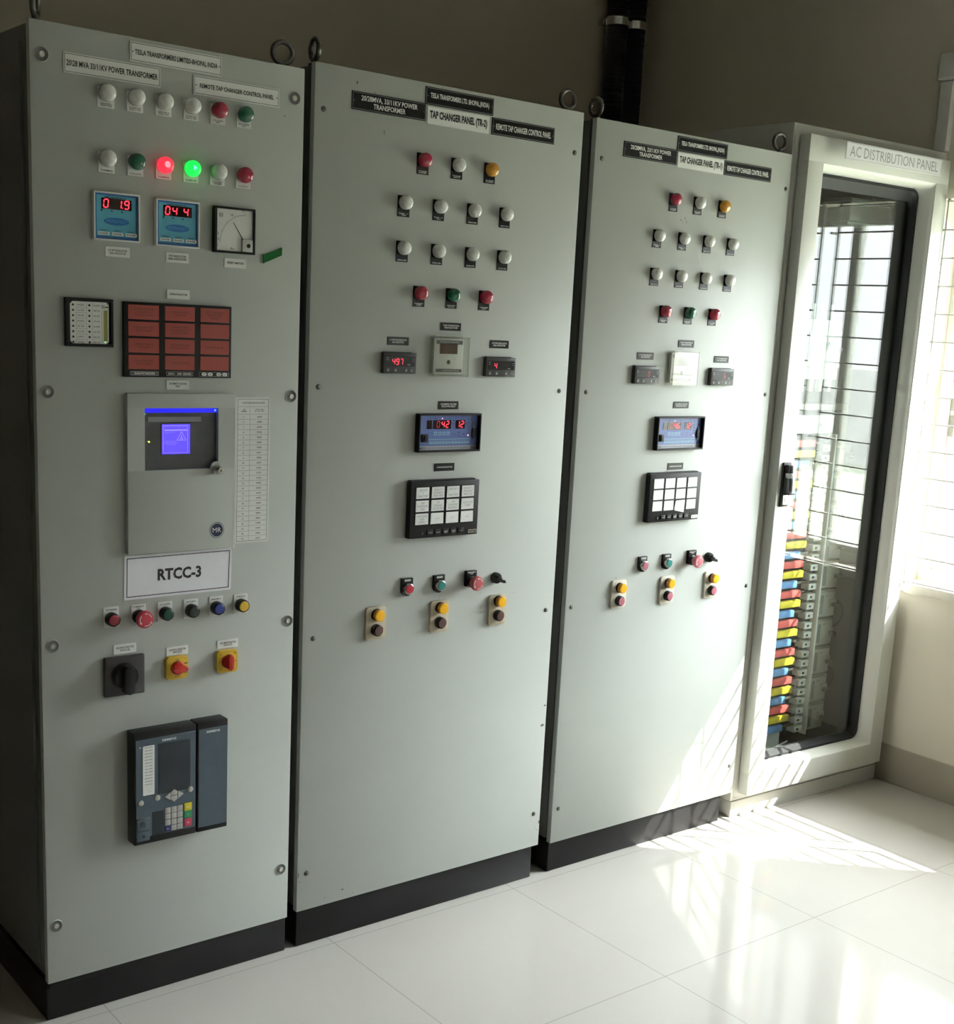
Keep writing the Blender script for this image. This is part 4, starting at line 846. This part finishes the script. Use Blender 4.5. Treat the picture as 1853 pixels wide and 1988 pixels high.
B = tap_cabinet(dict(label='grey control cabinet with label TR-2, between the RTCC-3 cabinet and the TR-1 cabinet', x0=.6309, x1=1.4369, zb=.1007, zt=2.1269, plinth=(.637, 1.422),
    eyes=((.658, -1.45), (1.421, .1)), screws=((.654, 2.030), (1.4115, 2.0243), (.6577, 1.416), (1.409, 1.4115), (.6603, .8105), (1.410, .806), (.6574, .201), (1.411, .202)),
    np=((.7270, .9331), (.9301, 1.1355), (.9383, 1.1248), (1.1335, 1.3377)), zn=2.056, tr='TAP CHANGER PANEL (TR-2)',
    xr1=(.930, 1.0315, 1.1335), xr2=(.8795, .9820, 1.0860, 1.1885), xr4=(.9340, 1.0325, 1.1360), zr=(1.9515, 1.8500, 1.7460, 1.6440),
    lb_tap=(1.0031, 1.0665, 1.5577, 1.5770), lb_l=(.8460, .9091, 1.5177, 1.5373), lb_r=(1.1614, 1.2240, 1.5186, 1.5386), ml=(.8298, .9250, 1.4505, 1.4998), mr=(1.1437, 1.2405, 1.4472, 1.4955), tap=(.9740, 1.0775, 1.4459, 1.5442),
    dl=((.024, '49'), (.047, '7')), dr=((.026, '4'),), dm=LED, lb_avr=(1.0060, 1.0698, 1.3633, 1.3835), avr=(.9385, 1.1337, 1.2575, 1.3537), d3='042', d2='12', lb_ann=(1.0026, 1.0659, 1.2075, 1.2272), ann=(.9205, 1.1356, 1.0417, 1.1848), bent=None,
    T=['GROUP\n1\nFAN TRIP', 'GROUP-1\nSTANDBY\nFAN TRIP', 'GROUP-2\n.\nFAN TRIP', 'GROUP-2\nSTANDBY\nFAN TRIP', 'TAP\nPOSITION\nDIFF', 'TAP\nCHANGER\nMOTOR TRIP', 'TAP\nCHANGER\nRUNNING', 'OUT OF\nSTEP', 'COOLING\nFAN\nSUPPLY', 'SPARE', 'SPARE', 'SPARE'],
    btn=(.9293, 1.0298, 1.1330, 1.2195), zbtn=.9125, tw=(.8379, 1.0361, 1.2304), twz=((.7888, .8733), (.7856, .8706), (.7837, .8680)), twl=((.8535, .8145), (.8520, .8125), (.8510, .8115)), cap=BROWN, stain=True, rb=RED, es=mat('faded_red_mushroom', (.48, .09, .10), .35, noise=.08, nscale=60)))
Cc = tap_cabinet(dict(label='grey control cabinet with label TR-1, beside the glass door distribution cabinet', x0=1.4836, x1=2.2880, zb=.0935, zt=2.1214, plinth=(1.487, 2.243),
    eyes=((1.523, -1.55), (2.255, .2)), screws=((1.509, 2.022), (2.271, 2.020), (1.5075, 1.409), (2.2657, 1.406), (1.505, .804), (2.261, .799), (1.507, .198), (2.261, .192)),
    np=((1.5856, 1.7918), (1.7896, 1.9972), (1.7965, 1.9873), (1.9880, 2.1971)), zn=2.0515, tr='TAP CHANGER PANEL (TR-1)',
    xr1=(1.7915, 1.8915, 1.9955), xr2=(1.7380, 1.8395, 1.9435, 2.0460), xr4=(1.7865, 1.8880, 1.9920), zr=(1.9440, 1.8420, 1.7385, 1.6380),
    lb_tap=(1.8574, 1.9234, 1.5401, 1.5605), lb_l=(1.6935, 1.7597, 1.5016, 1.5214), lb_r=(2.0158, 2.0808, 1.4990, 1.5184), ml=(1.6785, 1.7760, 1.4345, 1.4830), mr=(1.9955, 2.0955, 1.4325, 1.4817), tap=(1.8185, 1.9225, 1.4327, 1.5295),
    dl=((.050, '0'),), dr=((.055, '6'),), dm=LEDD, lb_avr=(1.8571, 1.9221, 1.3645, 1.3837), avr=(1.7837, 1.9805, 1.2440, 1.3414), d3='046', d2='12', lb_ann=(1.8536, 1.9195, 1.1843, 1.2039), ann=(1.7668, 1.9827, 1.0338, 1.1758), bent=(2, 2),
    T=[''] * 4 + ['', '', '', ''] + ['', 'SPARE', '', 'SPARE'],
    btn=(1.7752, 1.8766, 1.9850, 2.0640), zbtn=.9055, tw=(1.6851, 1.8884, 2.0854), twz=((.7846, .8686), (.7780, .8635), (.7776, .8624)), twl=((.8465, .8075), (.8425, .8040), (.8410, .8025)), cap=PINK, stain=False, rb=PINK, es=mat('pale_red_mushroom', (.55, .16, .19), .35, noise=.08, nscale=60)))
def chips(cab, pts):
    for x, z, w, h in pts:
        g = MB((x, z, 0)); n = 9; g.poly([(x + w * random.uniform(.5, 1) * math.cos(2 * PI * k / n), z + h * random.uniform(.5, 1) * math.sin(2 * PI * k / n)) for k in range(n)], .0004, CHIP); g.build('paint_chip', cab)
chips(B, ((1.4290, .5260, .006, .003), (1.4230, .4680, .009, .005), (1.4330, .1720, .003, .008), (1.4270, .1500, .002, .002), (1.4200, .1560, .0015, .0015), (.6340, .2000, .0015, .010), (.6370, .1820, .001, .003), (.766, .130, .005, .002), (.780, .133, .002, .001), (.7410, 2.0980, .003, .004), (.7980, .1130, .002, .001), (1.2900, .8660, .002, .001), (.7890, 2.0820, .001, .004), (.818, 2.0010, .0015, .007), (.713, .12, .0012, .003)))
chips(Cc, ((1.487, .3150, .001, .005), (1.828, 1.8920, .006, .0015), (1.845, 1.8960, .0015, .006), (1.851, 1.8880, .0015, .006), (1.836, 1.8870, .004, .001), (1.6750, .8750, .002, .003)))
chips(A, ((.556, 2.0020, .0018, .002), (.598, .2820, .001, .002)))

# ------------------------------------------------------------------ the glass door distribution cabinet
Dd = thing('distribution_cabinet', 'white AC distribution cabinet with glass door and coloured busbars, in the corner by the window', 'cabinet', (2.2985, .012, 0), math.radians(-1.7))
g = MB((0, 0, 0)); W, ZT, DP = .780, 2.217, .36; t = .012
g.box(0, t, .055, ZT, -DP, 0, PAINT_W, .002); g.box(W - t, W, .055, ZT, -DP, 0, PAINT_W, .002); g.box(t, W - t, ZT - t, ZT, -DP, 0, PAINT_W, .002); g.box(t, W - t, .055, .055 + t, -DP, 0, PAINT_W, .002)
for b in ((t, .040, .055 + t, ZT - t), (W - .05, W - t, .055 + t, ZT - t), (.040, W - .05, ZT - .055, ZT - t), (.040, W - .05, .055 + t, .10)): g.box(*b, -.020, 0, PAINT_W)
g.build('cabinet_shell', Dd)
g = MB((W / 2, 0, -DP)); g.box(t, W - t, .055 + t, ZT - t, -DP, -DP + .01, DARKIN); g.box(t, t + .002, .06, ZT - t, -DP, -.02, DARKIN); g.box(W - t - .002, W - t, .06, ZT - t, -DP, -.02, DARKIN); g.box(t, W - t, .0675, .0695, -DP, -.02, DARKIN); g.build('inner_lining', Dd, 'dark grey inside lining')
g = MB((0, 0, 0)); g.box(0, W, 0, .054, -DP, .004, PAINT_W, .002); g.build('plinth', Dd, 'cream plinth')
def door_p4():
    x0, x1, z0, z1, D = .0265, .7420, .084, 2.1845, .046
    a, b, c, e = .0980, .6740, .1620, 2.1045         # opening in the front face
    ia, ib, ic, ie, ID = .112, .700, .150, 2.088, -.030   # inner edge of the reveal, at depth ID
    g = MB(((x0 + x1) / 2, z0, D))
    def fr(d0, d1):
        g.box(x0, x1, z0, c, d0, d1, PAINT_W, .003); g.box(x0, x1, e, z1, d0, d1, PAINT_W, .003)
        g.box(x0, a, c - .004, e + .004, d0, d1, PAINT_W, .002); g.box(b, x1, c - .004, e + .004, d0, d1, PAINT_W, .002)
    fr(.006, D)
    # reveal: moulded slopes from the front opening to the glass seal
    def loop(x0_, x1_, z0_, z1_, r, d, n=6):
        pts = []
        for cx, cz, a0 in ((x1_ - r, z1_ - r, 0), (x0_ + r, z1_ - r, PI / 2), (x0_ + r, z0_ + r, PI), (x1_ - r, z0_ + r, 1.5 * PI)):
            pts += [g.v(cx + r * math.cos(a0 + k * PI / 2 / n), cz + r * math.sin(a0 + k * PI / 2 / n), d) for k in range(n + 1)]
        return pts
    L = [loop(a - .002, b + .002, c - .002, e + .002, .006, D - .001), loop(a + .006, b - .008, c + .006, e - .010, .010, D - .012), loop(a + .010, b - .012, c + .010, e - .016, .030, ID + .03), loop(a + .012, b - .013, c + .012, e - .020, .035, ID)]
    for p, q in zip(L, L[1:]):
        for k in range(len(p)): g.face([p[k], p[(k + 1) % len(p)], q[(k + 1) % len(q)], q[k]], PAINT_W, True)
    do = g.build('glass_door', Dd, 'white door frame with a deep moulded opening')
    A_, B_, C_, E_ = a + .010, b - .011, c + .010, e - .018
    g = MB((.4, C_, ID)); 
    def loop2(x0_, x1_, z0_, z1_, r, d, n=6):
        pts = []
        for cx, cz, a0 in ((x1_ - r, z1_ - r, 0), (x0_ + r, z1_ - r, PI / 2), (x0_ + r, z0_ + r, PI), (x1_ - r, z0_ + r, 1.5 * PI)):
            pts += [g.v(cx + r * math.cos(a0 + k * PI / 2 / n), cz + r * math.sin(a0 + k * PI / 2 / n), d) for k in range(n + 1)]
        return pts
    L = [loop2(A_, B_, C_, E_, .035, ID - .004), loop2(A_, B_, C_, E_, .035, ID + .022), loop2(A_ + .010, B_ - .010, C_ + .010, E_ - .010, .03, ID + .024), loop2(A_ + .016, B_ - .016, C_ + .022, E_ - .040, .02, ID + .004), loop2(A_ + .016, B_ - .016, C_ + .022, E_ - .040, .02, ID - .008)]
    for p, q in zip(L, L[1:]):
        for k in range(len(p)): g.face([p[k], p[(k + 1) % len(p)], q[(k + 1) % len(q)], q[k]], RUBBER, True)
    g.build('rubber_seal', do, 'black rubber glazing seal')
    g = MB((.4, 1.1, ID)); g.box(A_ + .004, B_ - .004, C_ + .004, E_ - .004, ID - .002, ID + .002, DGLASS); g.build('glass_pane', do, 'clear reflecting glass pane')
    plate(do, .1356, .6236, 2.1205, 2.1717, 'AC DISTRIBUTION PANEL', mat('white_sign', (.80, .80, .82), .22), INKG, .92, .60, d=.002, name='door_sign', label='white sign reading AC distribution panel', bold=.0, dots=False).location.y = -D - .0 + .0  # letters in grey ink, the glare on the sign put into their colour
    # swing handle
    hx0, hx1, hz0, hz1 = .0415, .0785, 1.056, 1.197
    g = MB((.06, 1.12, D)); g.box(hx0, hx1, hz0, hz1, D, D + .008, BLACK, .003); ho = g.build('handle_plate', do, 'black handle plate')
    g = MB((.06, 1.12, D)); g.prism([(.050, 1.190), (.070, 1.190), (.0745, 1.150), (.0760, 1.105), (.0720, 1.098), (.0480, 1.098), (.0440, 1.105), (.0455, 1.150)][::-1], D + .008, D + .022, BLACK, .003)
    g.prism([(.060, 1.188), (.068, 1.183), (.0745, 1.106), (.0665, 1.106)], D + .022, D + .030, mat('pale_handle', (.68, .70, .70), .3), .002); g.box(.050, .078, 1.096, 1.101, D + .006, D + .032, BLACK, .001); g.build('swing_handle', ho, 'swing handle with pale grip')
    g = MB((.06, 1.155, D)); 
    for k in range(3): g.tube([(.060 + .0125 * math.cos(q), 1.153 + k * .0052 + .002 * math.cos(q), D + .020 + .014 * math.sin(q)) for q in [2 * PI * i / 16 for i in range(16)]], .0030, PAPER, 7, True)
    g.build('string_wrap', ho, 'white string wound round the handle')
    g = MB((.06, 1.08, D)); g.box(.047, .071, 1.062, 1.094, D + .008, D + .012, STEEL, .002); g.lathe(.059, 1.079, [(.007, D + .012), (.0065, D + .014), (0, D + .014)], STEEL, 16, .8, 1.2); g.box(.0582, .0598, 1.076, 1.082, D + .014, D + .0144, INK); g.build('key_lock', ho, 'bright key lock')
door_p4()
# inside the distribution cabinet
IN = -.15
g = MB((.4, .2, -.3)); g.box(.06, .16, .12, 2.10, -.34, -.30, PAINT_W, .003); g.box(.30, .66, 1.34, 1.36, -.30, -.20, BRK); g.build('mounting_rail', Dd, 'pale mounting rail')
for i in range(10):
    zc = .2205 + i * .1063
    g = MB((.6, zc, IN)); g.box(.545, .655, zc - .0505, zc + .0515, IN - .07, IN - .012, BRK, .003); g.box(.552, .640, zc - .044, zc + .046, IN - .012, IN, BRK, .004)
    g.box(.556, .573, zc - .035, zc + .035, IN, IN + .0006, mat('breaker_label_grey', (.30, .30, .27), .5)); g.text('MCCB', .590, zc + .032, .012, .004, IN + .0006, INK, .02)
    o = g.build('circuit_breaker', Dd, 'cream moulded circuit breaker')
    g = MB((.625, zc, IN)); g.box(.606, .640, zc - .012, zc + .018, IN, IN + .006, BRK, .0015); g.box(.611, .632, zc - .008, zc + .006, IN + .004, IN + .026, mat('breaker_toggle', (.10, .10, .085), .4), .002); g.build('breaker_toggle', o, 'dark toggle')
    for k in range(3):
        zt = zc - .034 + k * .0345; g = MB((.51, zt, IN)); g.box(.487, .530, zt - .0125, zt + .0105, IN - .04, IN - .004, BRKW, .002); g.box(.500, .510, zt - .005, zt + .003, IN - .004, IN - .0032, INK)
        g.build('terminal_block', o, 'white terminal block')
for i in range(30):
    zc = 1.230 - i * .0353; m = (BUSR, BUSY, BUSB)[i % 3]; xr = (.436, .440, .412)[i % 3]
    g = MB((.3, zc, IN)); g.box(.16, xr, zc - .0120, zc + .0120, IN - .012, IN + .004, m, .0015)
    if i % 3 == 1: g.box(.330, .345, zc - .0115, zc + .0115, IN - .012, IN + .0055, m, .001)
    g.box(xr, .487, zc - .004, zc + .004, IN - .012, IN - .008, mat('busbar_link', (.12, .10, .08), .4), .0005)
    g.build('busbar', Dd, ('red', 'yellow', 'blue')[i % 3] + ' sleeved busbar')
g = MB((.535, .7, IN)); g.box(.532, .540, .165, 1.26, IN - .02, IN + .010, BRKW, .001); g.box(.541, .544, .165, 1.26, IN - .02, IN + .004, BRK, .0008); g.build('wiring_duct', Dd, 'pale vertical strip')
g = MB((.43, 1.55, IN)); g.box(.340, .532, 1.447, 1.647, IN - .09, IN - .012, BRKW, .005); g.box(.352, .520, 1.490, 1.612, IN - .012, IN, BRKW, .004)
o = g.build('main_breaker', Dd, 'large white main circuit breaker')
g = MB((.43, 1.55, IN)); g.prism([(.452, 1.572), (.462, 1.580), (.500, 1.552), (.492, 1.540), (.468, 1.548)][::-1], IN, IN + .028, GREYP, .002); g.build('breaker_toggle', o, 'grey toggle')
for k in range(4):
    x = .362 + k * .048; g = MB((x, 1.66, IN)); g.box(x - .006, x + .008, 1.645, 1.700, IN - .05, IN - .040, BRKW, .002); g.box(x - .008, x + .010, 1.405, 1.449, IN - .04, IN - .020, BRKW, .004); g.build('terminal_lug', o)
g = MB((.45, 1.29, IN)); g.box(.30, .545, 1.262, 1.325, IN - .03, IN - .015, BRKW, .002)
for x in (.345, .475): g.lathe(x, 1.293, [(.006, IN - .015), (.006, IN - .008), (0, IN - .008)], STEEL, 6)
g.build('insulator_bar', Dd, 'white support bar')
g = MB((.61, 2.05, IN)); g.box(.492, .715, 1.975, 2.040, IN - .10, IN, mat('lamp_housing', (.22, .23, .22), .4), .008, 3); g.box(.498, .709, 1.965, 1.978, IN - .09, IN - .01, mat('lamp_diffuser', (.5, .51, .5), .3), .004); o = g.build('cabinet_lamp', Dd, 'small lamp box under the roof')
g = MB((.61, 2.05, IN)); g.box(.485, .722, 2.040, 2.052, IN - .11, IN + .008, GREYP, .003); g.box(.59, .615, 2.050, 2.062, IN - .02, IN + .008, GREYP, .003); g.build('lamp_rim', o, 'grey lamp rim')
g = MB((.69, .5, IN)); WIRE = mat('black_wire', (.02, .02, .02), .5)
for zc, r in ((.60, .045), (.36, .035)):
    g.tube([(.655 + r * 1.4 * math.sin(q), zc - r * math.cos(q) * 1.2, IN - .03 + .01 * math.sin(q)) for q in [PI * i / 14 for i in range(15)]], .0022, WIRE, 6)
g.build('wire_loop', Dd, 'thin black wire loops')
g = MB((.3, .15, IN)); g.box(.20, .43, .120, .185, IN - .06, IN - .02, BRKW, .004); g.tube([(.20, .125, IN + .01), (.32, .132, IN + .012), (.45, .150, IN)], .003, PAPER, 6); g.tube([(.20, .115, IN + .02), (.30, .118, IN + .02), (.47, .140, IN)], .002, WIRE, 6); g.build('bottom_duct', Dd, 'white duct with loose wires')

for o in bpy.data.objects:
    if '_o' in o: del o['_o']
